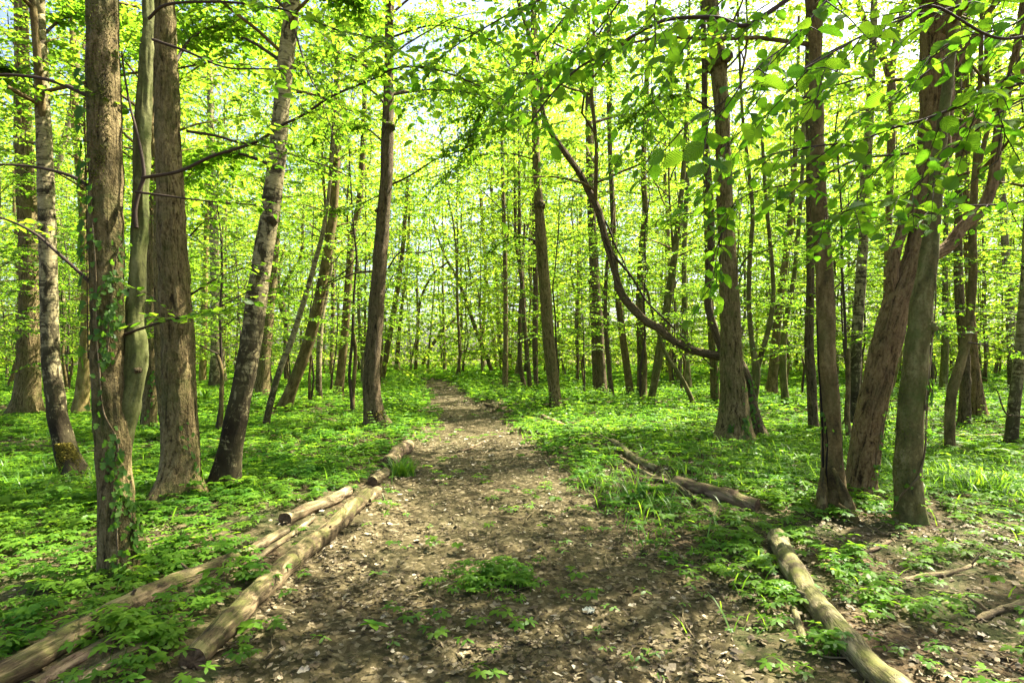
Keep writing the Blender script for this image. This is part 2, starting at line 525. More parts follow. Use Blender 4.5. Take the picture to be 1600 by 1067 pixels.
M = {}
M['oak'] = mat_bark('bark_ridged', (.016, .011, .004), (.108, .077, .030), (.26, .198, .088), 'oak', .6, (.075, .085, .018))
M['oak_green'] = mat_bark('bark_ridged_mossy', (.014, .011, .004), (.098, .073, .026), (.24, .185, .080), 'oak', .7, (.052, .075, .014))
M['red'] = mat_bark('bark_red_brown', (.020, .011, .005), (.130, .080, .034), (.28, .19, .088), 'oak', .25, (.08, .09, .035))
M['smooth'] = mat_bark('bark_smooth', (.035, .032, .013), (.112, .094, .032), (.22, .19, .082), 'smooth', .65, (.07, .092, .022))
M['brown'] = mat_bark('bark_brown_smooth', (.030, .022, .010), (.115, .080, .028), (.22, .162, .070), 'smooth', .45, (.07, .08, .022))
M['yellow'] = mat_bark('bark_yellowish', (.07, .05, .015), (.19, .14, .05), (.28, .22, .09), 'smooth', .4, (.16, .15, .03))
M['pale'] = mat_bark('bark_pale', (.045, .033, .015), (.18, .145, .068), (.34, .285, .155), 'birch', .25, (.15, .16, .07), moss_top=.6)
M['birch'] = mat_bark('bark_birch', (.020, .014, .007), (.19, .155, .070), (.36, .31, .165), 'birch', .15, (.17, .16, .07), moss_top=.30)
M['dark'] = mat_bark('bark_dark', (.013, .009, .005), (.075, .052, .025), (.18, .132, .070), 'oak', .3, (.06, .07, .025))
M['twig'] = NT('twig_bark').principled((.045, .030, .018), .8)
M['moss'] = mat_moss('moss_green', (.05, .075, .008), (.19, .22, .03))
M['moss_yellow'] = mat_moss('moss_yellow', (.20, .17, .02), (.48, .42, .08))
M['log_grey'] = mat_wood('log_grey_brown', (.020, .014, .007), (.095, .068, .033), (.235, .175, .092), .35)
M['log_pale'] = mat_wood('log_pale', (.040, .028, .013), (.165, .120, .062), (.34, .265, .15), .25, (.20, .22, .07))
M['log_moss'] = mat_wood('log_mossy', (.032, .025, .012), (.13, .105, .052), (.31, .26, .15), .5, (.17, .185, .04))
M['log_brown'] = mat_wood('log_brown', (.040, .025, .015), (.15, .098, .058), (.30, .21, .13), .35)
M['cut'] = mat_cut('cut_wood')
M['canopy'] = mat_leaf('leaf_canopy', (.045, .100, .009), (.078, .125, .010), (.18, .39, .016), (.33, .49, .024), .012, mixf=.56)
M['under'] = mat_leaf('leaf_understory', (.040, .098, .009), (.072, .125, .010), (.16, .38, .015), (.31, .48, .023), .012, mixf=.56)
M['green'] = mat_bark('bark_smooth_green', (.030, .032, .010), (.095, .098, .030), (.185, .185, .075), 'smooth', .7, (.075, .10, .020))
M['far_bark'] = mat_bark('bark_far_lit', (.05, .042, .018), (.15, .125, .058), (.27, .23, .12), 'smooth', .5, (.11, .13, .03))  # lightened for far trunks: the distant brightness is put into the bark colour
M['far_leaf'] = mat_leaf('leaf_far_lit', (.050, .112, .010), (.090, .140, .012), (.28, .52, .026), (.48, .62, .036), .01, mixf=.58)  # brighter than near leaves: the far wood's sunlit glow put into the colour
M['near'] = mat_leaf('leaf_hornbeam', (.030, .090, .008), (.056, .122, .009), (.13, .38, .012), (.30, .52, .020), .012, True)
M['ivy'] = mat_leaf('leaf_ivy', (.034, .090, .009), (.065, .135, .014), (.12, .32, .015), (.24, .46, .025), .015)
M['herb'] = mat_leaf('leaf_herb', (.028, .100, .011), (.105, .190, .016), (.10, .34, .018), (.38, .58, .030), .012, mixf=.45, patch=True)
M['grass'] = mat_leaf('grass_blade', (.06, .15, .018), (.11, .20, .025), (.22, .48, .02), (.36, .58, .03), .03, mixf=.42)
M['litter'] = mat_litter('dead_leaf')
M['white'] = NT('pale_crumpled').principled((.40, .40, .30), .8)
M['bluebell'] = NT('pale_flower').principled((.55, .58, .72), .7)
M['ground'] = mat_ground('woodland_soil', False)
M['path'] = mat_ground('trodden_path', True)

# ------------------------------------------------------------------ ground and path
def build_ground():
    ang = np.concatenate([np.arange(-52, 52.01, .26), np.arange(56, 304, 6.0)])
    ang = np.radians(ang)
    rad = np.concatenate([[0.35], np.geomspace(0.9, 60, 420), np.geomspace(66, 420, 12)])
    A, Rr = np.meshgrid(ang, rad)
    X = np.sin(A) * Rr; Y = np.cos(A) * Rr
    pi = path_in(X, Y)
    Z = ground_h(X, Y)
    fade = np.clip(1.5 - Rr / 25, 0, 1)
    bump = .016 * n2(X, Y, 6, 21) + .010 * n2(X, Y, 16, 22) + .006 * n2(X, Y, 40, 23)
    Z = Z + bump * fade - .035 * np.clip(pi * 3, 0, 1) * 0
    na, nr = len(ang), len(rad)
    i = np.arange(nr - 1)[:, None] * na; j = np.arange(na)[None]; j2 = (j + 1) % na
    Q = np.stack([i + j, i + na + j, i + na + j2, i + j2], 2)
    on = pi[:-1] > 0
    V = np.stack([X, Y, Z], 2).reshape(-1, 3)
    for nm, mask, mt in (('ground', ~on, 'ground'), ('path', on, 'path')):
        q = Q[mask][:, ::-1]
        u, inv = np.unique(q, return_inverse=True)
        mb = MB(); mb.add(V[u], inv.reshape(-1, 4))
        if nm == 'ground':   # the patch under the viewer's feet
            r0 = V[:na]
            mb.add(np.vstack([r0, [[0, 0, float(ground_h(np.array([0.]), np.array([0.]))[0])]]]), tris=[(k, na, (k + 1) % na) for k in range(na)])
        o = mb.build(nm, M[mt])
        tag(o, 'bare trodden earth path strewn with dead leaves' if nm == 'path' else 'dark woodland soil under the plants', None, None, 'structure')
build_ground()

# ------------------------------------------------------------------ crowns shared by the trees
def unit(v): return v / (np.linalg.norm(v, axis=-1, keepdims=True) + 1e-9)

def leaves_on_twigs(mb, P0, D, L, tpl, size, gap, g, droop=.25, tilt=.45, mat=0):
    """leaves alternate on both sides of straight twigs P0 + D*t, t in 0..L"""
    cnt = np.maximum(2, (L / gap).astype(int))
    idx = np.repeat(np.arange(len(L)), cnt)
    k = np.concatenate([np.arange(c) for c in cnt])
    t = (k + .6 + g.uniform(-.3, .3, len(k))) / cnt[idx] * L[idx]
    side = np.where(k % 2 == 0, 1., -1.)
    d = D[idx]
    up = np.array([0, 0, 1.0])
    perp = unit(np.cross(d, up))
    fr = t / L[idx]
    pos = P0[idx] + d * t[:, None] + np.array([0, 0, -1.]) * (0.18 * L[idx] * fr ** 2)[:, None]
    ax = unit(d * (.45 + .7 * (fr > .93))[:, None] + perp * (side * .85)[:, None] + g.normal(0, .22, (len(k), 3)) + np.array([0, 0, -droop]))
    nr = up + g.normal(0, tilt, (len(k), 3))
    sz = size * g.uniform(.45, 1.15, len(k))
    place(mb, tpl, pos, ax, nr, sz, g.uniform(0, 1, len(k)), mat, wid=g.uniform(.75, 1.2, len(k)), curl=g.uniform(-.3, 2.6, len(k)))

def make_crown(seed, H0, H1, Rr, nl, tw, lsize, gap, tpl, leafmat, lead_r=.07, twl=.8, el0=25, el1=60, prof=0.5, tilt=.45):
    """returns (limb mesh, foliage mesh): limbs off a leader, flat sprays of leaves"""
    g = np.random.default_rng(seed)
    lim, fol = MB(), MB()
    zz = np.linspace(min(0, H0), H1, 9)
    ld = np.stack([np.cumsum(g.normal(0, .06, 9)), np.cumsum(g.normal(0, .06, 9)), zz], 1); ld[0, :2] = 0
    tube(lim, ld, np.linspace(min(lead_r, .045), .008, 9), 7, rough=.1, seed=seed)
    az = g.uniform(0, 6.28)
    P0, D, L = [], [], []
    for i in range(nl):
        f = (i + g.uniform(0, 1)) / nl
        az += 2.4 + g.normal(0, .4)
        zb = H0 + (H1 - H0) * .88 * f
        ln = Rr * (math.sin(math.pi * min(1, (f * (1 - prof) + prof * .62))) ** .6) * g.uniform(.65, 1.15)
        el = R(el0 + (el1 - el0) * f + g.normal(0, 9))
        base = np.array([np.interp(zb, zz, ld[:, 0]), np.interp(zb, zz, ld[:, 1]), zb])
        s = np.linspace(0, 1, 7)
        hor = np.array([math.cos(az), math.sin(az), 0]); sidev = np.array([-math.sin(az), math.cos(az), 0])
        wob = np.cumsum(g.normal(0, .05, 7)) * ln * .5; wob[0] = 0
        pts = base + np.outer(s * ln * math.cos(el), hor) + np.outer(wob, sidev) + np.outer(s * ln * math.sin(el) - .22 * ln * s ** 2.2, [0, 0, 1])
        tube(lim, pts, np.linspace(max(.008, lead_r * .36 * (1 - .5 * f)), .003, 7), 4, seed=i)
        for k in range(tw):
            t = .22 + .78 * (k + g.uniform(0, 1)) / tw
            p = np.array([np.interp(t, s, pts[:, c]) for c in range(3)])
            tg = unit(np.array([np.interp(min(1, t + .1), s, pts[:, c]) - np.interp(t - .1, s, pts[:, c]) for c in range(3)]))
            a = (1 if k % 2 else -1) * R(g.uniform(25, 75))
            ca, sa = math.cos(a), math.sin(a)
            d = np.array([tg[0] * ca - tg[1] * sa, tg[0] * sa + tg[1] * ca, tg[2] * .35 + g.normal(0, .12)])
            P0.append(p); D.append(unit(d)); L.append(twl * g.uniform(.5, 1.2) * (1.15 - .45 * t))
    P0, D, L = np.array(P0), np.array(D), np.array(L)
    for p, d, l in zip(P0, D, L):
        tt = np.array([0, .5, 1])
        q = p + np.outer(tt * l, d); q[:, 2] -= .18 * l * tt ** 2
        tube(lim, q, [.006, .004, .002], 3)
    leaves_on_twigs(fol, P0, D, L, tpl, lsize, gap, g, tilt=tilt)
    return lim.mesh('limb', M['twig'] if lead_r < .05 else M['brown']), fol.mesh('foliage', M[leafmat])

TALL = [make_crown(100 + i, 0, 8.5, 3.2, 21, 10, .105, .040, LEAF, 'canopy', lead_r=.09, twl=1.0, tilt=.5) for i in range(5)]
BUSH = [make_crown(200 + i, 1.5, 6.6, 2.3, 22, 10, .085, .036, LEAF, 'under', lead_r=.035, twl=.85, el0=12, el1=50) for i in range(5)]
FAR = [make_crown(300 + i, .9, 15.0, 3.0, 44, 12, .17, .09, QUAD, 'far_leaf', lead_r=.07, twl=1.1, el0=12, el1=55, prof=.35, tilt=.75) for i in range(4)]
SPRAY = [make_crown(400 + i, 0, 1.2, 1.3, 7, 6, .085, .05, LEAF, 'under', lead_r=.012, twl=.5, el0=5, el1=25) for i in range(3)]

# ------------------------------------------------------------------ trees traced from their stems
BARKSEG = {}
class Stem: pass

def stem_mesh(pts, d, seed, H=None, bark='oak', flare=.5, wob=.02, top_r=None, sub=None, seg=None, ridge=None, sink=.25, name='trunk'):
    """pts: rows (px, py, width px) from the base up, at distance d; continues above the last row to height H"""
    g = np.random.default_rng(seed)
    rows = []
    dj = np.cumsum(g.normal(0, wob * d * .12, len(pts))) if wob else np.zeros(len(pts))
    dj = dj - dj[0]
    for (px, py, wd), j in zip(pts, dj):
        p = pix(px, py, d + j)
        rows.append([*p, wd * .445 * (d + j) / F])
    rows = np.array(rows)
    vis_top = len(rows)
    if H and rows[-1, 2] < H:
        dirv = unit(rows[-1, :3] - rows[-3, :3] if len(rows) > 2 else rows[-1, :3] - rows[0, :3])
        dirv = unit(dirv * .5 + np.array([0, 0, .6]))
        p, r = rows[-1, :3].copy(), rows[-1, 3]
        n = 4
        st = (H - p[2]) / n
        for k in range(n):
            p = p + unit(dirv * (1 - .25 * k) + np.array([0, 0, .25 * k])) * st
            rr = r * (1 - (k + 1) / n * .5)
            rows = np.vstack([rows, [*p, rr]])
    if sink:
        dn = unit(rows[0, :3] - rows[1, :3]); dn = unit(dn * .4 + np.array([0, 0, -.8]))
        rows = np.vstack([[*(rows[0, :3] + dn * sink), rows[0, 3] * 1.08], rows])
    near = d < 8.5
    step = (.025 if d < 5 else .04) if near else (.12 if d < 13 else .3)
    C = spline(rows, step)
    C[:, 3] = np.maximum(C[:, 3], .004)
    seg = seg or (44 if near else (24 if d < 13 else 12))
    if ridge is None:
        ridge = {'oak': .014, 'oak_green': .010, 'red': .012, 'dark': .012}.get(bark, .003) if d < 13 else 0
    mb = MB()
    tube(mb, C[:, :3], C[:, 3], seg, rough=.07, ridge=ridge, flare=flare, flare_h=.08 + rows[0, 3] * .7, seed=seed, h0=sink)
    st = Stem(); st.mb = mb; st.C = C; st.d = d; st.vis = rows
    return st

TREES = {}
NOCROWN = {'r1330', 'r1270', 'r1116', 'r957', 'r1075', 'r1050', 'r1228', 'r985', 'fork1175', 'r1400', 'r1476', 'l470', 'l15', 'paleLean', 'curl600', 'yel318', 'mid516', 'c3', 'c10'}
def tree(key, name, label, bark, stems, H=13.0, crown=True, flare=.55, cs=.85, base=None, cz=None, group=None, wob=.02, cat='tree', d=None, moss=None, tall=None, barks=None, back={}):
    """stems: list of pixel polylines; the first is the trunk and its first row is the foot"""
    seed = abs(sum(ord(c) * (i + 3) for i, c in enumerate(key))) % 9973
    if key in NOCROWN: cs = .5
    b0 = stems[0][0]
    foot = hit(*(base or b0[:2]))
    dd = d or foot[1]
    root = thing(name, label, cat, (*pix(b0[0], b0[1], dd)[:2], foot[2]), group)
    out = []
    for k, s in enumerate(stems):
        st = stem_mesh(s, dd + back.get(k, 0), seed + k, H=H if (k == 0 or s[-1][1] < 30) else None, bark=bark, flare=flare * 1.45 if k == 0 else 0, wob=wob, sink=.25 if k == 0 else 0)
        st.mb.build('trunk' if k == 0 else 'stem', M[(barks or {}).get(k, bark)], root)
        out.append(st)
    if crown:
        g = np.random.default_rng(seed + 50)
        C = out[0].C
        top = C[-1, :3]
        zb = cz if cz is not None else max(H - 8.0 * (cs if cs < .6 else 1), 4.2)
        k = np.argmin(np.abs(C[:, 2] - zb))
        lm, fm = (tall or TALL)[seed % len(tall or TALL)]
        rz = g.uniform(0, 6.28); sc = cs * g.uniform(.9, 1.12) * (.8 if name == 'young_tree' else 1)
        link('limb', lm, root, C[k, :3], rz, sc); link('foliage', fm, root, C[k, :3], rz, sc)
    TREES[key] = (root, out, dd)
    return root

# near trees -------------------------------------------------------------------------------
tree('twin', 'twin_stem_tree', 'big dark ivy-clad trunk forking low into a second smooth grey-green stem, beside the long log', 'oak_green',
     [[(187, 898, 62), (183, 820, 54), (177, 700, 52), (171, 600, 52), (168, 500, 51), (166, 300, 51), (162, 150, 50), (160, 0, 49)],
      [(180, 760, 34), (186, 700, 37), (197, 650, 37), (208, 600, 36), (213, 540, 34), (211, 500, 29), (215, 420, 26), (219, 350, 25), (223, 200, 25), (229, 80, 20), (232, 0, 17)]], H=12, flare=.18, cz=6.5, barks={1: 'green'}, back={1: .05})
tree('oakL', 'oak_tree', 'broad ridged oak trunk with spreading roots between the ivy-clad twin trunk and leaning birch', 'oak',
     [[(279, 775, 62), (280, 740, 57), (281, 700, 55), (280, 600, 53), (276, 500, 52), (270, 400, 47), (264, 250, 41), (260, 120, 38), (257, 0, 32)]], H=13, flare=.55)
tree('birchL', 'birch_tree', 'leaning birch with black cracked base and white upper bark beside the ridged oak', 'birch',
     [[(351, 762, 44), (362, 690, 39), (378, 610, 36), (393, 530, 35), (403, 450, 34), (419, 350, 32), (433, 250, 29), (441, 150, 27), (452, 50, 26), (457, 0, 24)]], H=12, flare=.3)
tree('birchM', 'birch_tree', 'slender pale birch with bent foot covered in yellow moss', 'birch',
     [[(118, 747, 34), (104, 705, 34), (92, 660, 31), (85, 610, 29), (79, 540, 27), (75, 400, 26), (70, 250, 24), (66, 150, 22), (61, 30, 19), (60, 0, 19)]], H=11, flare=.3)
tree('farL', 'oak_tree', 'straight grey trunk with flared foot standing behind the moss-footed birch', 'oak',
     [[(40, 650, 38), (45, 560, 35), (46, 400, 31), (38, 260, 28), (36, 180, 26), (34, 80, 22), (33, 0, 20)]], H=14, flare=.5)
tree('yellowL', 'forest_tree', 'yellow-brown trunk with dark torn foot seen between moss-footed birch and twin trunk', 'yellow',
     [[(124, 650, 24), (130, 600, 21), (134, 540, 18), (135, 450, 16), (128, 300, 14), (118, 200, 13)]], H=12, flare=.3)
tree('thinL', 'forest_tree', 'thin ivy-footed trunk close behind the ridged oak on its twin-trunk side', 'oak',
     [[(232, 671, 24), (235, 600, 23), (236, 540, 21), (237, 440, 19), (239, 350, 16), (237, 200, 13)]], H=12, flare=.25)
tree('thinL2', 'forest_tree', 'bowed trunk half hidden behind the ridged oak foot', 'oak',
     [[(264, 690, 20), (256, 630, 19), (251, 560, 18), (248, 450, 15), (247, 330, 13)]], H=12, flare=.2)
tree('oakC', 'oak_tree', 'dark slightly bowed oak trunk with orange-brown foot at the path edge', 'dark',
     [[(590, 668, 40), (584, 640, 31), (580, 590, 29), (585, 520, 27), (592, 430, 25), (598, 350, 23), (603, 290, 21), (605, 240, 22), (606, 195, 21), (607, 150, 17), (608, 60, 15), (608, 0, 13)]], H=14, flare=.35)
tree('curveL', 'forest_tree', 'brown curving trunk sweeping up from a leaning foot between birch and dark oak', 'brown',
     [[(444, 640, 22), (460, 595, 20), (484, 530, 20), (502, 450, 18), (514, 380, 17), (522, 320, 15), (526, 200, 12), (526, 50, 10)]], H=12, flare=.3)
tree('paleLean', 'birch_tree', 'thin pale leaning birch pole crossing behind the leaning birch', 'pale',
     [[(414, 670, 12), (425, 620, 11), (440, 570, 10), (456, 530, 10), (478, 460, 9), (495, 400, 8), (505, 360, 7), (514, 300, 6)]], H=9, flare=.2)
tree('thickL', 'forest_tree', 'thick shaded trunk rising just behind the leaning birch', 'oak',
     [[(409, 622, 26), (412, 560, 23), (420, 480, 19), (428, 400, 16), (432, 330, 14), (434, 250, 12)]], H=14, flare=.25)
tree('mid500', 'birch_tree', 'narrow mottled birch with dark foot next to the brown curving trunk', 'pale',
     [[(499, 628, 12), (498, 580, 10), (502, 500, 10), (511, 450, 9), (518, 400, 8), (521, 300, 7)]], H=12, flare=.2)
tree('mid530', 'forest_tree', 'straight brown trunk with sunlit edge between curving trunk and dark oak', 'brown',
     [[(528, 621, 17), (535, 560, 15), (541, 490, 14), (546, 420, 13), (550, 370, 12), (561, 320, 11), (566, 250, 10), (569, 180, 9)]], H=13, flare=.25)
tree('mid516', 'young_tree', 'thin dark pole just behind the straight brown trunk', 'dark',
     [[(517, 592, 8), (520, 500, 8), (521, 420, 7), (528, 300, 6), (535, 150, 6)]], H=11, flare=.1)
tree('pale335', 'birch_tree', 'pale distant birch between ridged oak and leaning birch', 'pale',
     [[(338, 608, 24), (338, 540, 18), (335, 400, 15), (331, 280, 13), (328, 150, 10)]], H=15, flare=.3)
tree('yel318', 'young_tree', 'narrow yellow-lit pole beside the pale distant birch', 'yellow',  # yellow bark colour stands in for the yellow light on this pole
     [[(316, 600, 12), (318, 540, 11), (320, 450, 10), (323, 350, 8)]], H=12, flare=.1)
tree('curl600', 'young_tree', 'thin snaking trunk hugging the path side of the dark bowed oak', 'brown',
     [[(597, 597, 9), (606, 540, 10), (618, 470, 10), (628, 400, 8), (633, 340, 7), (637, 280, 6)]], H=10, flare=.15)
# middle, beyond the path
mids = [
 ('c1', 'oak_tree', 'slim upright trunk with a swollen knob, standing by itself across the path', 'oak',
  [[(868, 640, 22), (865, 600, 21), (858, 540, 21), (853, 470, 20), (847, 400, 20), (845, 370, 20), (843, 335, 17), (842, 318, 17), (840, 290, 14), (838, 250, 14), (836, 180, 13)]], 14, .2),
 ('c2', 'young_tree', 'straight mottled pole at the path bend, thickest of its cluster', 'oak',
  [[(789, 614, 11), (790, 560, 9), (790, 480, 8), (789, 400, 8), (787, 330, 7), (785, 250, 6)]], 13, .3),
 ('c3', 'young_tree', 'dark curved pole, first of the trio behind the knobbed trunk', 'dark',
  [[(821, 610, 8), (813, 570, 8), (812, 500, 7), (815, 440, 6), (806, 380, 5)]], 11, .2),
 ('c4', 'young_tree', 'dark pole forking high, second of the trio behind the knobbed trunk', 'dark',
  [[(829, 612, 8), (823, 550, 8), (817, 470, 7), (813, 410, 6), (812, 330, 5)], [(820, 480, 6), (816, 420, 5), (820, 350, 4)]], 11, .2),
 ('c5', 'young_tree', 'dark pole nearest the knobbed trunk, third of the trio', 'dark',
  [[(838, 608, 8), (836, 540, 10), (837, 460, 9), (836, 400, 9), (834, 320, 7)]], 12, .1),
 ('c6', 'forest_tree', 'thicker brown trunk hidden directly behind the knobbed trunk', 'brown',
  [[(845, 576, 15), (845, 530, 12), (846, 450, 11), (850, 350, 9)]], 13, .2),
 ('c7', 'young_tree', 'thin dark pole alone in the middle of the far path end', 'dark',
  [[(720, 574, 6), (721, 470, 5), (720, 400, 4), (722, 300, 4)]], 12, .1),
 ('c8', 'young_tree', 'thin pole slanting across the far end of the path', 'dark',
  [[(770, 586, 7), (758, 550, 7), (745, 520, 7), (728, 470, 6), (712, 430, 5), (695, 400, 4), (680, 360, 3)]], 11, .1),
 ('c9', 'young_tree', 'forked upright pole crossed by the slanting pole', 'brown',
  [[(755, 578, 6), (755, 520, 6), (756, 475, 6), (758, 440, 5), (757, 380, 4), (752, 300, 4)], [(756, 475, 5), (742, 455, 4), (734, 430, 3), (728, 380, 3)]], 11, .1),
 ('c10', 'young_tree', 'bowed pole between forked pole and the mottled pole at the bend', 'brown',
  [[(776, 580, 7), (768, 500, 6), (761, 440, 5), (755, 380, 4), (750, 300, 4)]], 12, .1),
 ('c11', 'young_tree', 'dark pole leaning onto the mottled pole at the path bend', 'dark',
  [[(785, 582, 8), (780, 520, 8), (775, 440, 7), (771, 390, 7), (770, 330, 6), (765, 250, 5)]], 13, .1),
 ('c12', 'young_tree', 'arching thin sapling bent over the far end of the path', 'dark',
  [[(649, 582, 6), (652, 530, 6), (655, 480, 5), (664, 450, 4), (680, 425, 4), (700, 410, 3)], [(653, 500, 4), (651, 440, 3), (655, 380, 3)]], 8, .1),
 ('c13', 'young_tree', 'crooked dark tree slanting beside the arching sapling', 'dark',
  [[(660, 574, 8), (668, 550, 7), (682, 530, 6), (705, 505, 5), (725, 480, 4)]], 6, .1),
 ('c14', 'young_tree', 'dark ivy-footed pole between dark oak and arching sapling', 'dark',
  [[(621, 584, 10), (622, 540, 8), (628, 480, 6), (637, 400, 5), (640, 300, 4)]], 11, .2),
]
for key, nm, lb, bk, st, H, fl in mids:
    tree(key, nm, lb, bk, st, H=H, flare=fl, cs=.8, crown=H > 8)
# across the path to the big oak
tree('r905', 'forest_tree', 'dark far trunk between knobbed trunk and the double trunk', 'dark',
     [[(905, 582, 13), (905, 540, 10), (904, 460, 8), (905, 400, 7), (908, 300, 6)]], H=13, flare=.2)
tree('r940', 'oak_tree', 'straight dark trunk doubled with a thinner stem against its side', 'dark',
     [[(941, 621, 23), (938, 580, 20), (934, 500, 18), (929, 430, 17), (925, 350, 15), (922, 280, 13), (920, 190, 12), (920, 120, 11)],
      [(931, 618, 10), (929, 560, 10), (926, 500, 8), (922, 430, 7)]], H=14, flare=.2)
tree('r957', 'young_tree', 'thin dark snaking pole beside the double trunk', 'dark',
     [[(957, 624, 9), (952, 580, 8), (946, 500, 7), (948, 420, 6), (957, 330, 5), (953, 240, 5)]], H=12, flare=.2)
tree('r985', 'forest_tree', 'slightly leaning trunk standing in weeds beside the thin snaking pole', 'brown',
     [[(986, 624, 14), (979, 570, 13), (972, 520, 12), (966, 470, 11), (962, 420, 10), (956, 300, 9), (952, 200, 8)]], H=13, flare=.2)
tree('r1003', 'forest_tree', 'straight stout trunk in weeds, close before a trunk leaning towards the oak', 'oak_green',
     [[(1003, 624, 18), (1003, 560, 17), (1000, 480, 15), (1003, 400, 14), (1008, 330, 11), (1005, 260, 10), (1010, 180, 9)]], H=14, flare=.25)
tree('r1022', 'forest_tree', 'green-brown trunk leaning towards the big oak from weeds at its foot', 'smooth',
     [[(1016, 630, 12), (1024, 590, 14), (1032, 540, 15), (1042, 480, 14), (1050, 430, 13), (1056, 380, 11), (1065, 300, 9), (1072, 200, 8)]], H=12, flare=.2)
tree('r1086', 'leaning_pole', 'bare dead pole leaning from the sunny clearing into the trunks', 'smooth',
     [[(1086, 638, 9), (1070, 600, 8), (1055, 575, 7), (1040, 552, 6), (1025, 510, 5), (1010, 450, 4)]], H=None, crown=False, flare=.1, cat='dead tree')
tree('r1075', 'forest_tree', 'greenish trunk behind the dead leaning pole', 'smooth',
     [[(1076, 612, 14), (1072, 560, 12), (1070, 480, 10), (1069, 400, 9), (1074, 280, 8)]], H=13, flare=.2)
tree('r1050', 'young_tree', 'pale thin pole behind the crossing of the dead leaning pole', 'yellow',
     [[(1050, 604, 8), (1047, 560, 8), (1044, 480, 7), (1046, 400, 6), (1040, 300, 5)]], H=12, flare=.1)
tree('r1116', 'forest_tree', 'mossy trunk in sunlight half hidden behind the big oak', 'oak_green',
     [[(1118, 632, 16), (1115, 570, 14), (1112, 520, 13), (1108, 440, 12), (1104, 340, 10)]], H=13, flare=.2)
tree('oakR', 'oak_tree', 'big ridged oak with wide flared foot and dark burl high on its trunk', 'oak',
     [[(1146, 692, 56), (1147, 650, 49), (1145, 600, 42), (1142, 540, 36), (1140, 470, 33), (1137, 400, 30), (1133, 330, 27), (1131, 250, 26), (1128, 180, 25), (1124, 118, 26), (1122, 92, 31), (1119, 68, 24), (1112, 20, 20), (1110, 0, 19)]], H=14, flare=.42)
tree('limb', 'forest_tree', 'dark tree behind the big oak with one long limb sagging then curving upward', 'dark',
     [[(1184, 684, 30), (1174, 640, 24), (1164, 590, 21), (1150, 562, 18), (1122, 556, 16), (1085, 548, 14), (1050, 531, 13), (1030, 513, 15), (1012, 504, 13), (986, 479, 15), (970, 457, 13), (962, 430, 13), (958, 412, 12), (945, 370, 12), (935, 330, 12), (920, 300, 12), (905, 270, 11), (880, 235, 10), (860, 205, 9), (848, 175, 8), (845, 130, 7), (828, 60, 7), (810, 0, 6)],
      [(1134, 562, 12), (1120, 525, 13), (1107, 480, 13), (1107, 440, 13), (1111, 390, 13), (1110, 320, 12), (1104, 243, 11), (1101, 180, 10), (1101, 100, 10), (1098, 0, 9)]], H=10, flare=.4, base=(1184, 684), cs=.8, wob=.0)
tree('fork1175', 'forest_tree', 'grey-green tree forking in two close behind the big oak', 'smooth',
     [[(1172, 668, 12), (1176, 640, 13), (1180, 600, 15), (1181, 572, 14), (1175, 535, 9), (1170, 470, 8), (1172, 400, 8), (1176, 330, 7), (1168, 250, 6), (1160, 180, 5)],
      [(1182, 578, 11), (1192, 545, 9), (1204, 500, 8), (1208, 440, 7), (1196, 300, 6), (1190, 200, 5)]], H=11, flare=.2)
tree('r1205', 'forest_tree', 'brown trunk behind the forked tree leaning gently away from it', 'brown',
     [[(1204, 622, 20), (1208, 580, 16), (1213, 520, 14), (1221, 450, 12), (1231, 380, 11), (1240, 280, 9)]], H=13, flare=.4)
tree('r1228', 'young_tree', 'slim bent trunk between brown trunk and a straight dark trunk', 'smooth',
     [[(1228, 634, 13), (1224, 590, 12), (1224, 540, 11), (1232, 480, 9), (1241, 430, 8), (1250, 330, 7)]], H=11, flare=.2)
tree('r1270', 'forest_tree', 'straight dark trunk close beside the trunk with a split base', 'dark',
     [[(1271, 674, 16), (1268, 600, 16), (1264, 540, 15), (1266, 470, 13), (1266, 400, 12), (1265, 330, 11), (1264, 220, 10)]], H=13, flare=.15)
tree('split', 'forest_tree', 'smooth brown-green trunk with long black crack rising from a broken mossy base', 'brown',
     [[(1305, 795, 40), (1302, 760, 36), (1300, 720, 34), (1297, 640, 32), (1292, 560, 30), (1290, 480, 29), (1287, 420, 28), (1281, 330, 25), (1277, 250, 24), (1276, 180, 23), (1274, 100, 20), (1277, 0, 19)]], H=11, flare=.75)
tree('r1330', 'birch_tree', 'dark mottled birch behind the split-base trunk', 'birch',
     [[(1328, 668, 22), (1334, 610, 19), (1338, 540, 18), (1344, 450, 17), (1350, 350, 16), (1352, 280, 16), (1358, 200, 14), (1362, 100, 12), (1365, 40, 11)]], H=13, flare=.2)
tree('red', 'forest_tree', 'stout red-brown trunk leaning and dividing into several heavy limbs', 'red',
     [[(1342, 772, 46), (1350, 720, 46), (1360, 650, 46), (1372, 590, 46), (1387, 530, 46), (1402, 475, 46), (1420, 430, 42), (1434, 390, 38), (1448, 320, 42), (1458, 240, 48), (1463, 170, 50), (1463, 100, 50), (1462, 0, 46)],
      [(1398, 480, 26), (1394, 430, 20), (1400, 390, 17), (1412, 355, 17), (1426, 325, 18), (1438, 285, 18), (1444, 240, 16)],
      [(1430, 428, 24), (1455, 402, 22), (1482, 385, 20), (1504, 355, 19), (1530, 332, 18), (1547, 300, 16), (1556, 245, 14), (1562, 190, 13), (1575, 140, 12), (1590, 70, 11), (1598, 0, 10)],
      [(1462, 270, 20), (1490, 222, 17), (1512, 195, 16), (1538, 165, 16), (1560, 138, 15), (1590, 115, 14), (1640, 90, 12)],
      [(1470, 130, 14), (1500, 90, 11), (1525, 55, 10), (1545, 20, 9), (1560, -20, 8)]], H=11, flare=.25, wob=.004)
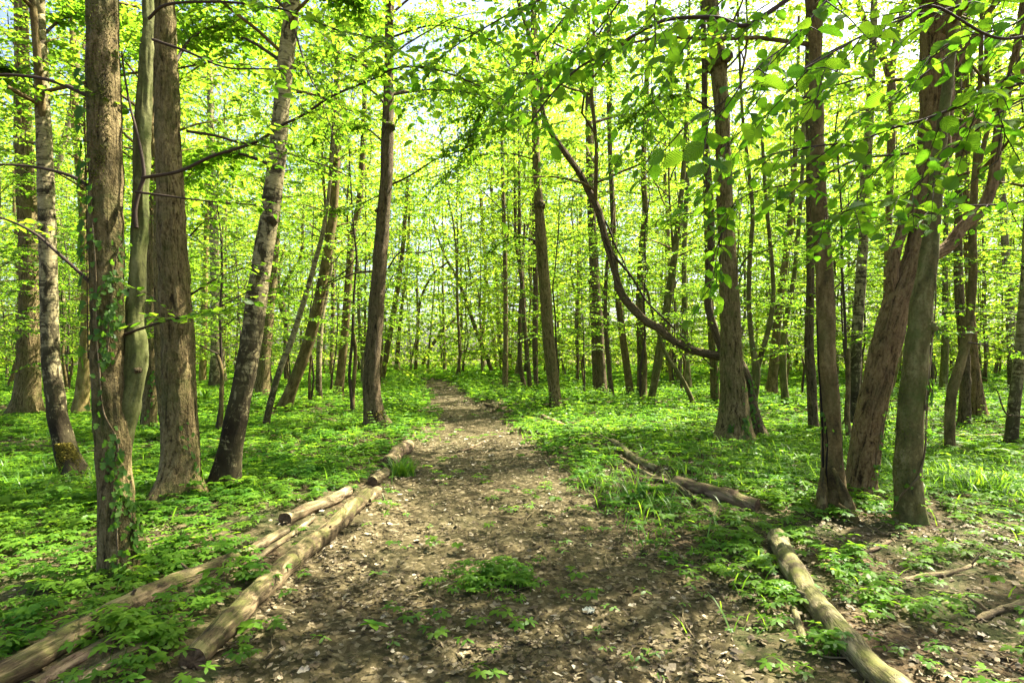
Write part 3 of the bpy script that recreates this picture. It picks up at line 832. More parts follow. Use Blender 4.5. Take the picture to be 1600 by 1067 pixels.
tree('front', 'forest_tree', 'smooth mossy trunk with ivy stem climbing its side in front of red-brown trunk', 'smooth',
     [[(1424, 815, 42), (1419, 740, 42), (1424, 640, 40), (1431, 560, 38), (1440, 480, 35), (1448, 425, 29), (1456, 360, 25), (1462, 290, 22), (1470, 220, 19), (1480, 140, 16), (1490, 50, 14), (1496, 0, 13)]], H=10, flare=.22, wob=.0)
tree('red2', 'young_tree', 'reddish forked tree showing between split-base trunk and stout red-brown trunk', 'red',
     [[(1376, 640, 11), (1384, 500, 11), (1389, 330, 11), (1393, 200, 14), (1391, 120, 14), (1376, 85, 11), (1362, 58, 10), (1350, 30, 9), (1340, 0, 8)],
      [(1392, 120, 12), (1399, 70, 11), (1410, 20, 10), (1416, -10, 9)]], H=8, flare=.1, crown=False)
tree('r1485', 'forest_tree', 'smooth brown trunk curved like a bow behind the mossy front trunk', 'brown',
     [[(1484, 706, 15), (1484, 650, 16), (1488, 610, 16), (1497, 580, 16), (1508, 540, 14), (1515, 500, 13), (1520, 430, 13), (1520, 350, 12), (1525, 250, 10), (1530, 180, 8)]], H=11, flare=.2)
tree('r1505', 'forest_tree', 'dark rough trunk behind the bow-curved trunk', 'dark',
     [[(1506, 666, 18), (1508, 600, 17), (1506, 540, 16), (1500, 470, 14), (1497, 400, 13), (1498, 280, 11)]], H=13, flare=.2)
tree('r1530', 'forest_tree', 'reddish trunk with mossy widened foot beside the dark rough trunk', 'red',
     [[(1531, 655, 25), (1524, 600, 18), (1520, 540, 14), (1515, 450, 12), (1510, 330, 11)]], H=14, flare=.3)
tree('r1583', 'birch_tree', 'mottled birch trunk at the edge of the wood near a broken dark branch', 'pale',
     [[(1580, 697, 20), (1584, 640, 18), (1591, 580, 17), (1598, 500, 16), (1604, 400, 14)]], H=12, flare=.2)
tree('r1578', 'birch_tree', 'paler birch trunk standing behind the mottled birch at the edge', 'pale',
     [[(1582, 612, 13), (1580, 540, 13), (1578, 480, 13), (1573, 420, 12), (1566, 300, 10), (1560, 180, 9)]], H=14, flare=.2)
tree('r1476', 'young_tree', 'grey pole between mossy front trunk and the bow-curved trunk', 'smooth',
     [[(1473, 616, 13), (1476, 560, 12), (1477, 480, 10), (1477, 400, 8), (1480, 280, 7)]], H=13, flare=.1)
tree('r1400', 'young_tree', 'yellowish thin leaning pole in the gap between the two stout front trunks', 'yellow',
     [[(1391, 614, 8), (1402, 570, 8), (1412, 530, 7), (1420, 490, 7), (1432, 420, 6)]], H=9, flare=.1)
tree('l79', 'birch_tree', 'thin crooked pale trunk weaving behind the moss-footed birch', 'pale',
     [[(101, 594, 11), (99, 500, 10), (91, 400, 10), (86, 330, 11), (80, 290, 12), (94, 243, 12), (109, 187, 11), (119, 126, 9), (121, 50, 8)]], H=12, flare=.1)
tree('l15', 'young_tree', 'thin bowed pole beyond the straight grey trunk with flared foot', 'brown',
     [[(12, 610, 7), (25, 565, 7), (30, 500, 6), (29, 430, 6), (22, 330, 5)]], H=9, flare=.1)
tree('l470', 'young_tree', 'thin grey stems forking in the gap under the leaning pale birch pole', 'dark',
     [[(448, 600, 9), (446, 540, 8), (447, 500, 8), (440, 460, 7), (452, 430, 6), (470, 400, 5), (474, 330, 4)],
      [(447, 510, 6), (436, 470, 5), (437, 420, 5), (446, 380, 4)]], H=9, flare=.1)

# ------------------------------------------------------------------ moss, burl, crack, roots, ivy
def surf(key, px, py, k=0, lift=.004):
    """a point on the visible side of a traced stem"""
    C = TREES[key][1][k].C
    d = C[:, 1]
    sx = 800 + C[:, 0] / d * F; sy = HY - (C[:, 2] - CH) / d * F
    m = C[:, 2] > -.2
    order = np.argsort(sy[m])
    Cm = C[m][order]; sm = sy[m][order]
    c = np.array([np.interp(py, sm, Cm[:, q]) for q in range(4)])
    sxi = 800 + c[0] / c[1] * F
    r = c[3]
    wx = (px - sxi) * c[1] / F
    wx = np.clip(wx, -.98 * r, .98 * r)
    view = unit(np.array([-c[0], -c[1], 0]))
    right = np.array([-view[1], view[0], 0])
    nrm = right * (wx / r) + view * math.sqrt(max(0, 1 - (wx / r) ** 2))
    return c[:3] + nrm * (r * 1.08 + lift), nrm

def ivy(key, lines, n, seed, k=0, size=.055, stemr=.006):
    root = TREES[key][0]
    g = np.random.default_rng(seed)
    vb, lb = MB(), MB()
    for ln in lines:
        q = [surf(key, a, b, k) for a, b in ln]
        P = spline(np.array([x[0] for x in q]), .03)
        tube(vb, P, np.linspace(stemr, stemr * .5, len(P)), 6, rough=.2, seed=seed)
        N = np.array([x[1] for x in q]); t0 = np.linspace(0, 1, len(N)); tt = np.linspace(0, 1, len(P))
        NN = unit(np.stack([np.interp(tt, t0, N[:, c]) for c in range(3)], 1))
        i = g.integers(0, len(P), n)
        nrm = NN[i]
        tan = unit(np.cross(nrm, [0, 0, 1.]))
        off = g.normal(0, .035, n)
        pos = P[i] + nrm * (.012 + .02 * g.random(n))[:, None] + tan * off[:, None] + np.array([0, 0, 1]) * g.normal(0, .03, n)[:, None]
        ax = np.array([0, 0, -1.]) + tan * g.normal(0, .6, n)[:, None] + nrm * .35
        place(lb, IVY, pos, ax, nrm + g.normal(0, .35, (n, 3)), size * g.uniform(.55, 1.25, n), g.random(n))
    iv = vb.build('ivy', M['twig'] if stemr < .005 else M['log_pale'], root)
    lb.build('leaves', M['ivy'], iv)

ivy('twin', [[(185, 890), (182, 800), (176, 740), (182, 690), (165, 640), (160, 580), (156, 520), (155, 430), (150, 330), (147, 250)],
             [(206, 860), (200, 800), (183, 750), (178, 700)], [(168, 560), (172, 480), (178, 400), (185, 380)]], 90, 5, size=.045)
ivy('twin', [[(146, 560), (143, 480), (143, 400), (141, 300), (140, 200), (142, 120)]], 40, 6, size=.075, stemr=.004)
ivy('oakL', [[(296, 775), (298, 740), (292, 700), (288, 660)], [(305, 770), (306, 730)], [(270, 770), (268, 745)]], 26, 8, size=.05, stemr=.004)
ivy('oakR', [[(1156, 690), (1160, 640), (1160, 580), (1157, 520), (1153, 460), (1150, 400)], [(1163, 690), (1161, 650)], [(1140, 690), (1144, 660)]], 60, 9, size=.06, stemr=.005)
ivy('front', [[(1402, 800), (1412, 770), (1430, 740), (1441, 700), (1446, 640), (1450, 560), (1456, 480), (1458, 430)], [(1440, 640), (1447, 590)]], 30, 10, size=.045, stemr=.009)
ivy('red', [[(1355, 770), (1368, 720), (1380, 660), (1388, 610), (1396, 560)], [(1350, 765), (1362, 740), (1366, 700), (1378, 640)]], 34, 11, size=.045, stemr=.005)
ivy('split', [[(1312, 720), (1312, 660), (1310, 620)], [(1292, 700), (1290, 640)]], 10, 12, size=.04, stemr=.003)
ivy('thinL', [[(232, 670), (235, 620), (238, 580)]], 30, 13, size=.07, stemr=.004)
ivy('r1003', [[(1003, 620), (1001, 540), (1000, 460), (1003, 380)]], 60, 14, size=.08, stemr=.004)
ivy('r1116', [[(1120, 628), (1120, 590), (1118, 540)]], 40, 15, size=.08, stemr=.004)
ivy('limb', [[(1180, 660), (1174, 620), (1170, 585)]], 40, 16, size=.06, stemr=.004)

def moss_patch(key, x0, x1, y0, y1, mat, seed, n=500, size=.02, k=0):
    """tufts of moss on the bark"""
    g = np.random.default_rng(seed)
    mb = MB(); P, N = [], []
    for _ in range(n):
        py = g.uniform(y0, y1); f = (py - y0) / max(1, y1 - y0)
        px = g.uniform(x0[0] + (x0[1] - x0[0]) * f, x1[0] + (x1[1] - x1[0]) * f)
        p, nn = surf(key, px, py, k, .001)
        P.append(p); N.append(nn)
    P, N = np.array(P), np.array(N)
    place(mb, LEAF, P, N + g.normal(0, .6, N.shape), g.normal(0, 1, N.shape), size * g.uniform(.5, 1.2, n), g.random(n))
    mb.build('moss', M[mat], TREES[key][0])
moss_patch('birchM', (90, 100), (108, 138), 690, 748, 'moss_yellow', 31, 2600, .018)
moss_patch('oakC', (590, 575), (604, 612), 640, 668, 'moss_yellow', 32, 250, .03)
moss_patch('twin', (140, 140), (178, 165), 20, 300, 'moss', 33, 1500, .012)
moss_patch('split', (1288, 1280), (1320, 1332), 755, 805, 'moss', 34, 1500, .016)
moss_patch('front', (1405, 1400), (1422, 1420), 560, 760, 'moss', 35, 900, .012)
moss_patch('oakR', (1118, 1112), (1128, 1124), 655, 692, 'moss_yellow', 36, 200, .03)

def add_lump(key, px, py, r, mat, seed, k=0, stretch=(1, 1, .8), name='burl'):
    p, nn = surf(key, px, py, k, -r * .55)
    mb = MB()
    th = np.linspace(0, math.pi, 14); ph = np.linspace(0, 2 * math.pi, 20, endpoint=False)
    T_, P_ = np.meshgrid(th, ph, indexing='ij')
    U = np.stack([np.sin(T_) * np.cos(P_), np.sin(T_) * np.sin(P_), np.cos(T_)], 2).reshape(-1, 3)
    rr = r * (1 + .35 * vnoise(U * 2.2 + seed, seed) + .18 * vnoise(U * 6 + seed, seed + 1))
    V = p + U * rr[:, None] * np.array(stretch)
    i = np.arange(13)[:, None] * 20; j = np.arange(20)[None]; j2 = (j + 1) % 20
    mb.add(V, np.stack([i + j, i + 20 + j, i + 20 + j2, i + j2], 2).reshape(-1, 4), co=U * r)
    mb.build(name, M[mat], TREES[key][0])
add_lump('oakR', 1112, 100, .17, 'dark', 3)
add_lump('oakR', 1134, 92, .15, 'dark', 4)
add_lump('c1', 846, 322, .14, 'dark', 5)
add_lump('oakC', 610, 200, .12, 'dark', 6)
add_lump('oakC', 590, 330, .07, 'dark', 7)
add_lump('front', 1456, 512, .05, 'smooth', 8, stretch=(1.4, 1, 1), name='branch_stub')
add_lump('birchL', 425, 345, .07, 'dark', 9)
add_lump('twin', 214, 578, .03, 'dark', 10, k=1, name='knot')

def crack(key, line, wpx, mat='dark'):
    """a black split in the bark, a thin raised-edged strip along the stem"""
    P, Nn = zip(*[surf(key, a, b, 0, .0) for a, b in line])
    P = spline(np.array(P), .03)
    g = np.random.default_rng(4)
    mb = MB(); tube(mb, P, np.linspace(.011, .003, len(P)) * (1 + .9 * np.convolve(g.random(len(P) + 4), np.ones(5) / 5, 'valid')[:len(P)] - .4), 8, rough=.3, seed=2)
    mb.build('crack', M[mat], TREES[key][0])
M['black'] = NT('crack_black').principled((.010, .007, .005), .95)  # near-black colour for the crack strips
crack('split', [(1288, 800), (1289, 740), (1288, 680), (1285, 620), (1281, 560), (1279, 500)], 8, 'black')
crack('split', [(1292, 800), (1296, 760), (1293, 730), (1294, 690), (1290, 650)], 6, 'black')

def snag(key, spots, mat):
    """torn slabs of wood standing round a broken base"""
    for j, (px, py, h, wd, lean) in enumerate(spots):
        f = hit(px, py); p = np.array([f[0], f[1], f[2] - .06])
        q = np.array([[*p, wd], [*(p + [lean * .3, .03, h * .5]), wd * .85], [*(p + [lean, .10, h]), wd * .22]])
        C = spline(q, .02); mb = MB()
        tube(mb, C[:, :3], C[:, 3], 18, rough=.40, ridge=.016, seed=40 + j, cap=True)
        mb.build('broken_slab', M[mat], TREES[key][0])
snag('split', [(1284, 804, .46, .042, .06), (1330, 810, .48, .046, -.11), (1342, 818, .20, .045, -.12)], 'brown')

# ------------------------------------------------------------------ side branches of the near trees (thin, arched)
def side_branch(key, line, r0, leaves=0, seed=0, d=None, d1=None, lsize=.07, from_k=None, spray=0):
    root, out, dd = TREES[key]
    d = d or dd; d1 = d1 or d
    n = len(line)
    P = np.array([[*pix(a, b, d + (d1 - d) * i / (n - 1)), 0] for i, (a, b) in enumerate(line)])
    C = spline(P, .04)
    mb = MB(); tube(mb, C[:, :3], np.linspace(r0, r0 * .35, len(C)), 8, rough=.12, seed=seed)
    o = mb.build('branch', M['twig'], root)
    g = np.random.default_rng(seed)
    if leaves:
        L = np.full(leaves, .0); idx = g.integers(int(len(C) * .3), len(C), leaves)
        P0 = C[idx, :3]
        T, N, B = frames(C[:, :3])
        D = unit(T[idx] * .5 + g.normal(0, .6, (leaves, 3)) * np.array([1, 1, .25]))
        L = g.uniform(.15, .45, leaves) * (1 if spray == 0 else spray)
        tb = MB()
        for p, dv, l in zip(P0, D, L):
            tube(mb := tb, np.array([p, p + dv * l * .5 - [0, 0, .02 * l], p + dv * l - [0, 0, .16 * l]]), [.003, .0022, .0012], 3)
        tb.build('twig', M['twig'], o)
        fb = MB(); leaves_on_twigs(fb, P0, D, L, LEAF, lsize, .042, g)
        fb.build('leaves', M['under'], o)

side_branch('twin', [(142, 152), (100, 133), (60, 122), (0, 117), (-60, 122)], .016, 6, 61)
side_branch('twin', [(140, 292), (110, 275), (60, 262), (0, 257), (-60, 256)], .013, 6, 62)
side_branch('twin', [(142, 442), (90, 395), (50, 362), (0, 340), (-60, 325)], .013, 10, 63)
side_branch('twin', [(213, 356), (211, 330), (217, 300), (225, 275), (221, 240), (212, 200), (203, 165), (195, 120), (190, 80)], .014, 4, 64, d=3.80)
side_branch('twin', [(222, 278), (280, 268), (330, 245), (400, 222), (440, 196), (470, 182), (520, 150), (580, 125), (615, 108), (660, 105), (700, 115), (750, 135)], .012, 34, 65, d=3.8, d1=3.4, lsize=.075)
side_branch('twin', [(238, 62), (290, 80), (350, 105), (400, 108), (470, 108)], .010, 12, 66)
side_branch('twin', [(232, 30), (260, 8), (330, 3), (400, 8), (460, 20), (520, 45), (580, 60), (640, 90)], .010, 30, 67, d1=3.3)
side_branch('twin', [(212, 300), (250, 305), (330, 315), (400, 320)], .009, 8, 68)
side_branch('oakL', [(292, 205), (340, 213), (370, 222), (410, 228), (450, 240), (510, 260), (545, 276)], .015, 18, 69)
side_branch('oakL', [(296, 462), (330, 440), (350, 430), (385, 418)], .012, 10, 70)
side_branch('twin', [(196, 522), (240, 507), (270, 498), (300, 495), (345, 478), (390, 455)], .010, 22, 71, lsize=.065)
side_branch('oakL', [(296, 370), (310, 355), (322, 345), (340, 340)], .009, 8, 72)
side_branch('oakC', [(584, 424), (560, 426), (530, 436), (512, 447), (500, 452)], .022, 4, 73)
side_branch('curveL', [(504, 446), (512, 442), (520, 438), (545, 418), (560, 395)], .03, 10, 74)
side_branch('oakC', [(606, 420), (625, 395), (660, 395), (690, 385), (720, 370)], .016, 22, 75, lsize=.09)
side_branch('oakC', [(608, 290), (640, 275), (680, 250), (720, 235), (760, 215), (795, 195)], .018, 46, 76, d1=9, lsize=.085)
side_branch('oakC', [(604, 300), (560, 320), (520, 330)], .015, 30, 77, lsize=.085)
side_branch('birchL', [(455, 30), (480, 110), (500, 150), (520, 210)], .012, 26, 78, d1=5.5)
side_branch('oakR', [(1150, 430), (1170, 400), (1200, 390), (1230, 360)], .02, 20, 79, lsize=.08)
side_branch('limb', [(945, 370), (960, 400), (985, 430), (1010, 470), (1045, 505), (1080, 540), (1110, 570)], .028, 14, 80, lsize=.08)
side_branch('limb', [(935, 335), (948, 350), (962, 385), (975, 410), (985, 440), (990, 470)], .022, 14, 81, lsize=.08)
side_branch('limb', [(1010, 502), (1006, 470), (1012, 430), (1004, 390)], .008, 16, 90, lsize=.08)
side_branch('limb', [(958, 412), (940, 400), (918, 396)], .010, 8, 91, lsize=.08)
side_branch('limb', [(1085, 548), (1080, 520), (1090, 490)], .007, 12, 92, lsize=.08)
side_branch('limb', [(905, 270), (890, 280), (872, 276)], .009, 12, 93, lsize=.08)
side_branch('split', [(1279, 474), (1300, 455), (1325, 430), (1345, 405)], .008, 0, 82)
side_branch('red', [(1510, 350), (1540, 322), (1600, 324), (1660, 330)], .012, 14, 83)
side_branch('r1485', [(1512, 535), (1545, 540), (1580, 552), (1640, 562)], .012, 26, 84, lsize=.06)
side_branch('oakR', [(1130, 300), (1100, 330), (1070, 335), (1030, 350)], .018, 40, 85, lsize=.085)
side_branch('r940', [(936, 300), (980, 300), (1030, 310), (1060, 330)], .03, 40, 86, lsize=.10)
BOUGHS = [('c2', [(787, 330), (740, 290), (700, 300), (660, 340)], 15), ('r940', [(922, 250), (890, 220), (860, 230)], 15), ('oakC', [(606, 230), (570, 200), (520, 200), (480, 230)], 12), ('r1003', [(1006, 220), (1050, 180), (1090, 180)], 15), ('c1', [(836, 140), (860, 60), (900, 20), (950, 10)], 12), ('curveL', [(524, 60), (560, 30), (590, 30)], 13), ('oakR', [(1126, 180), (1070, 150), (1020, 160), (980, 190)], 9), ('birchL', [(456, 0), (500, -20), (550, 0)], 6.5),
          ('oakC', [(607, 60), (680, 40), (760, 60), (830, 110)], 10), ('oakC', [(606, 150), (680, 140), (760, 152), (810, 185)], 9), ('oakC', [(608, 5), (700, -40), (800, -30), (900, 20)], 9),
          ('oakC', [(604, 120), (560, 90), (510, 80), (460, 100)], 11), ('c1', [(837, 190), (780, 150), (720, 130), (660, 150)], 12), ('c1', [(838, 250), (790, 240), (730, 250), (680, 290)], 13),
          ('c1', [(836, 160), (770, 70), (690, 30), (640, 40)], 11), ('c1', [(837, 180), (890, 130), (950, 120), (1000, 150)], 13), ('birchL', [(446, 100), (380, 60), (310, 50), (250, 70)], 7.5), ('birchL', [(430, 260), (370, 240), (320, 250), (290, 280)], 7),
          ('birchL', [(455, 20), (400, -20), (330, -30), (270, -10)], 7), ('farL', [(36, 120), (90, 90), (140, 100), (200, 140)], 12), ('birchM', [(66, 150), (20, 110), (-40, 110)], 6.5), ('birchM', [(62, 60), (110, 20), (150, 20)], 7.5),
          ('curveL', [(526, 140), (480, 110), (420, 120), (370, 160)], 13), ('oakL', [(262, 120), (300, 60), (350, 40), (400, 50)], 7), ('r940', [(920, 150), (860, 110), (800, 120), (750, 160)], 15), ('limb', [(848, 170), (800, 150), (760, 170), (730, 220)], 10)]
for bi, (bk, bl, bd1) in enumerate(BOUGHS):
    side_branch(bk, bl, .02, 70, 700 + bi, d1=bd1, lsize=.092, spray=2.0)
side_branch('c1', [(845, 380), (815, 370), (790, 375), (760, 395)], .03, 40, 87, lsize=.10)

# ------------------------------------------------------------------ the tree by the viewer whose toothed leaves hang into view
horn = thing('hornbeam_tree', 'overhanging hornbeam reaching in with dark twigs and large toothed sunlit leaves', 'tree', (2.7, 1.3, float(ground_h(np.array([2.7]), np.array([1.3]))[0])))
hb = MB()
Ch = spline(np.array([[2.7, 1.3, -.25, .12], [2.72, 1.3, .5, .10], [2.68, 1.35, 2, .09], [2.75, 1.4, 4, .075], [2.7, 1.5, 7, .05], [2.8, 1.5, 10, .03]]), .08)
tube(hb, Ch[:, :3], Ch[:, 3], 24, rough=.08, flare=.4, seed=77, h0=.25)
hb.build('trunk', M['smooth'], horn)
edge = thing('forest_tree', 'added tree standing outside the view, its crown shading the near bank', 'tree', (8.3, 6.0, float(ground_h(np.array([8.3]), np.array([6.0]))[0])))  # added out of view so that its crown shades the near ground
eb = MB()
Ce = spline(np.array([[8.3, 6.0, -.25, .16], [8.3, 6.0, .5, .14], [8.2, 6.1, 3, .12], [8.1, 6.1, 7, .08], [8.0, 6.2, 12, .03]]), .1)
tube(eb, Ce[:, :3], Ce[:, 3], 24, rough=.08, flare=.5, seed=78, h0=.25)
eb.build('trunk', M['brown'], edge)
for q in (1,):
    link('limb', TALL[3 - q][0], edge, (8.1, 6.1, 4.0 + 3.5 * q), 2.0 + q, 1.0); link('foliage', TALL[3 - q][1], edge, (8.1, 6.1, 4.0 + 3.5 * q), 2.0 + q, 1.0)
lm, fm = TALL[2]
link('limb', lm, horn, (2.7, 1.5, 5.5), 1.0, .8); link('foliage', fm, horn, (2.7, 1.5, 5.5), 1.0, .8)

def leafy(line, d0, d1, r0, twigs, seed, lsize=.075, tlen=(.18, .42), down=.25, gap=.042, t0=.15):
    twigs = int(twigs * 1.35); lsize = lsize * .85
    """a hanging hornbeam branch: woody line through photo points, side twigs, big leaves in two rows"""
    g = np.random.default_rng(seed)
    n = len(line)
    P = np.array([[*pix(a, b, d0 + (d1 - d0) * i / (n - 1)), 0] for i, (a, b) in enumerate(line)])
    C = spline(P, .02)[:, :3]
    mb = MB(); tube(mb, C, np.linspace(r0, max(.0015, r0 * .3), len(C)), 8, rough=.15, seed=seed)
    br = mb.build('branch', M['twig'], horn)
    T, N, B = frames(C)
    k = (len(C) * (t0 + (1 - t0) * (np.arange(twigs) + g.random(twigs)) / twigs)).astype(int).clip(0, len(C) - 1)
    side = np.where(np.arange(twigs) % 2 == 0, 1., -1.)
    perp = unit(np.cross(T[k], [0, 0, 1.]))
    D = unit(T[k] * .6 + perp * side[:, None] * .8 + g.normal(0, .25, (twigs, 3)) + np.array([0, 0, -down]))
    L = g.uniform(*tlen, twigs)
    P0 = C[k]
    tb, fb = MB(), MB()
    for p, dv, l in zip(P0, D, L):
        tube(tb, np.array([p, p + dv * l * .5 - [0, 0, .045 * l], p + dv * l - [0, 0, .18 * l]]), [.0022, .0016, .0009], 5)
    tb.build('twig', M['twig'], br)
    leaves_on_twigs(fb, P0, D, L, FINE, lsize, gap, g, droop=.3, tilt=.42)
    leaves_on_twigs(fb, C[[0]] * 0 + C[[int(len(C) * t0)]], unit(C[[-1]] - C[[int(len(C) * t0)]]), np.array([np.linalg.norm(C[-1] - C[int(len(C) * t0)])]), FINE, lsize * .9, .09, g, droop=.5, tilt=.6)
    fb.build('leaves', M['near'], br)

leafy([(1680, -60), (1600, -25), (1530, 0), (1460, 20), (1405, 28), (1360, 50), (1290, 85), (1250, 110)], 2.4, 2.3, .009, 9, 201, .085)
leafy([(1700, 90), (1600, 128), (1540, 150), (1450, 185), (1390, 202), (1340, 220), (1250, 232), (1190, 246)], 2.0, 2.2, .008, 15, 202, .08)
leafy([(1660, 40), (1560, 60), (1460, 10), (1410, 30), (1340, 60), (1280, 95), (1210, 130), (1120, 165), (1060, 207)], 1.9, 1.6, .005, 10, 203, .082, t0=.3)
leafy([(1290, -40), (1230, 0), (1165, 40), (1120, 28), (1050, 30), (1010, 45), (950, 80), (900, 110), (860, 150), (830, 190)], 3.0, 2.9, .014, 20, 204, .085, tlen=(.2, .5))
leafy([(1060, -60), (1025, 0), (1024, 60), (1018, 110), (1020, 160)], 2.6, 2.5, .004, 8, 205, .085, tlen=(.12, .3))
leafy([(1010, -60), (970, 0), (935, 45), (900, 78), (850, 110)], 2.8, 2.9, .006, 12, 206, .085)
leafy([(1420, 240), (1340, 250), (1270, 280), (1180, 300), (1140, 330), (1120, 400), (1115, 440)], 2.4, 2.5, .005, 14, 207, .08, tlen=(.1, .28), down=.5)
leafy([(1660, 130), (1580, 165), (1480, 240), (1420, 300), (1350, 320), (1290, 340)], 2.3, 2.4, .005, 15, 208, .08, tlen=(.12, .3))
leafy([(1650, 300), (1580, 318), (1500, 322), (1440, 330), (1390, 350), (1300, 360)], 2.6, 2.7, .004, 12, 209, .075, tlen=(.12, .3))
leafy([(900, -60), (860, -10), (800, 20), (730, 60), (660, 105), (600, 110)], 3.6, 3.6, .007, 22, 210, .085, tlen=(.25, .55))
leafy([(960, -50), (880, 30), (830, 100), (790, 165), (760, 190)], 3.2, 3.4, .005, 14, 211, .08, tlen=(.15, .4))
leafy([(1690, 20), (1620, 60), (1560, 150), (1570, 210), (1560, 250)], 1.9, 2.0, .004, 8, 212, .08, tlen=(.1, .3), down=.4)
leafy([(1330, -60), (1300, -10), (1240, 60), (1190, 100), (1150, 140)], 1.7, 1.5, .004, 7, 213, .085, tlen=(.1, .25))
leafy([(1350, 120), (1260, 150), (1180, 190), (1120, 240), (1100, 290)], 2.5, 2.7, .004, 12, 215, .08, tlen=(.12, .3), down=.35)
leafy([(1500, 200), (1400, 240), (1340, 300), (1300, 370)], 2.8, 2.9, .004, 11, 216, .078, tlen=(.12, .3), down=.35)
leafy([(1180, -50), (1120, 10), (1060, 90), (1010, 190), (980, 230)], 3.1, 3.2, .005, 13, 217, .08, tlen=(.15, .35), down=.3)
leafy([(1650, -10), (1580, 40), (1500, 60), (1440, 95)], 2.1, 2.1, .005, 10, 218, .078, tlen=(.12, .3))
leafy([(1480, 90), (1380, 160), (1330, 180), (1300, 210)], 2.2, 2.2, .003, 7, 214, .075, tlen=(.1, .3), t0=.2)

# ------------------------------------------------------------------ young understory trees filling the wood (individuals)
LOOKS = [
 ('leafy young tree with thin stem in the wood beyond the grey flared trunk', 'young trees beyond the grey flared trunk', -99, -.62),
 ('leafy young tree in the wood between the twin trunk and leaning birch', 'young trees between twin trunk and birch', -.62, -.40),
 ('leafy young tree in the wood behind the curving trunk and dark oak', 'young trees behind the curving trunk', -.40, -.17),
 ('leafy young tree closing the view where the path ends', 'young trees at the path end', -.17, .03),
 ('leafy young tree in the wood behind the knobbed trunk and double trunk', 'young trees behind the double trunk', .03, .27),
 ('leafy young tree in the wood behind the big burled oak', 'young trees behind the burled oak', .27, .52),
 ('leafy young tree in the wood behind the split-base and red-brown trunks', 'young trees behind the red-brown trunk', .52, .72),
 ('leafy young tree in the wood behind the bow-curved trunk', 'young trees behind the bow-curved trunk', .72, 99),
]
def look(x, y):
    r = x / y
    for lb, gp, a, b in LOOKS:
        if a <= r < b: return lb, gp
g = np.random.default_rng(23)
spots = []
FOOT = [TREES[k][0].location for k in TREES]
def try_spot(x, y, mind, clear=1.0):
    c = np.interp(y, PY, (PL + PR) / 2); wdt = np.interp(y, PY, (PR - PL) / 2)
    if y < 38 and abs(x - c) < wdt + clear: return False
    if any((x - a) ** 2 + (y - b) ** 2 < mind ** 2 for a, b in spots): return False
    if any((x - l.x) ** 2 + (y - l.y) ** 2 < .5 for l in FOOT): return False
    spots.append((x, y)); return True
YM = []
for i, (lm, fm) in enumerate(BUSH):
    mb = MB(); gg = np.random.default_rng(500 + i)
    zz = np.linspace(-.25, 1.7, 6)
    P = np.stack([np.cumsum(gg.normal(0, .03, 6)), np.cumsum(gg.normal(0, .03, 6)), zz], 1); P[-1, :2] = 0
    tube(mb, spline(np.hstack([P, np.linspace(.05, .036, 6)[:, None]]), .2)[:, :3], np.interp(np.linspace(0, 1, len(spline(np.hstack([P, np.linspace(.05, .036, 6)[:, None]]), .2))), [0, 1], [.05, .036]), 8, rough=.1, flare=.3, seed=i, h0=.25)
    YM.append((mb.mesh('trunk', M['brown']), lm, fm))
FM = []
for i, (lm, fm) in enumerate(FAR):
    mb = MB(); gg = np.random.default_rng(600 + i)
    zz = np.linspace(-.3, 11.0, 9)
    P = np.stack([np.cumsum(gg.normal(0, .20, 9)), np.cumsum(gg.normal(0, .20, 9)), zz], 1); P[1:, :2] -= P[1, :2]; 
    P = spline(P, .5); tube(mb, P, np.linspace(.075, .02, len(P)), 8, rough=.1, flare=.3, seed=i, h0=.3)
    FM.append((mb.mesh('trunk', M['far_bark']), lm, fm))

def young(x, y, far, sc):
    lb, gp = look(x, y)
    z = float(ground_h(np.array([x]), np.array([y]))[0])
    t = thing('young_tree', lb, 'tree', (x, y, z), gp)
    tm, lm, fm = (FM if far else YM)[g.integers(0, len(FM if far else YM))]
    rz = g.uniform(0, 6.28)
    for nm, me in (('trunk', tm), ('limb', lm), ('foliage', fm)):
        o = link(nm, me, t, (x, y, z), rz, (sc, sc, sc * g.uniform(.85, 1.15) if nm == 'x' else sc))
# nearer understory
n = 0
for _ in range(4000):
    y = g.uniform(9.5, 24); x = g.uniform(-1.05, 1.05) * y
    if y < 13 and abs(x) < 5.5: continue
    if 1.5 < x < 8 and 10 < y < 15.5: continue
    if try_spot(x, y, 2.4, 1.6):
        young(x, y, False, g.uniform(.8, 1.15)); n += 1
    if n >= 46: break
n = 0
for _ in range(4000):
    y = g.uniform(23, 42); x = g.uniform(-1.0, 1.0) * y
    if try_spot(x, y, 2.5, .6):
        young(x, y, True, g.uniform(.75, 1.3)); n += 1
    if n >= 84: break

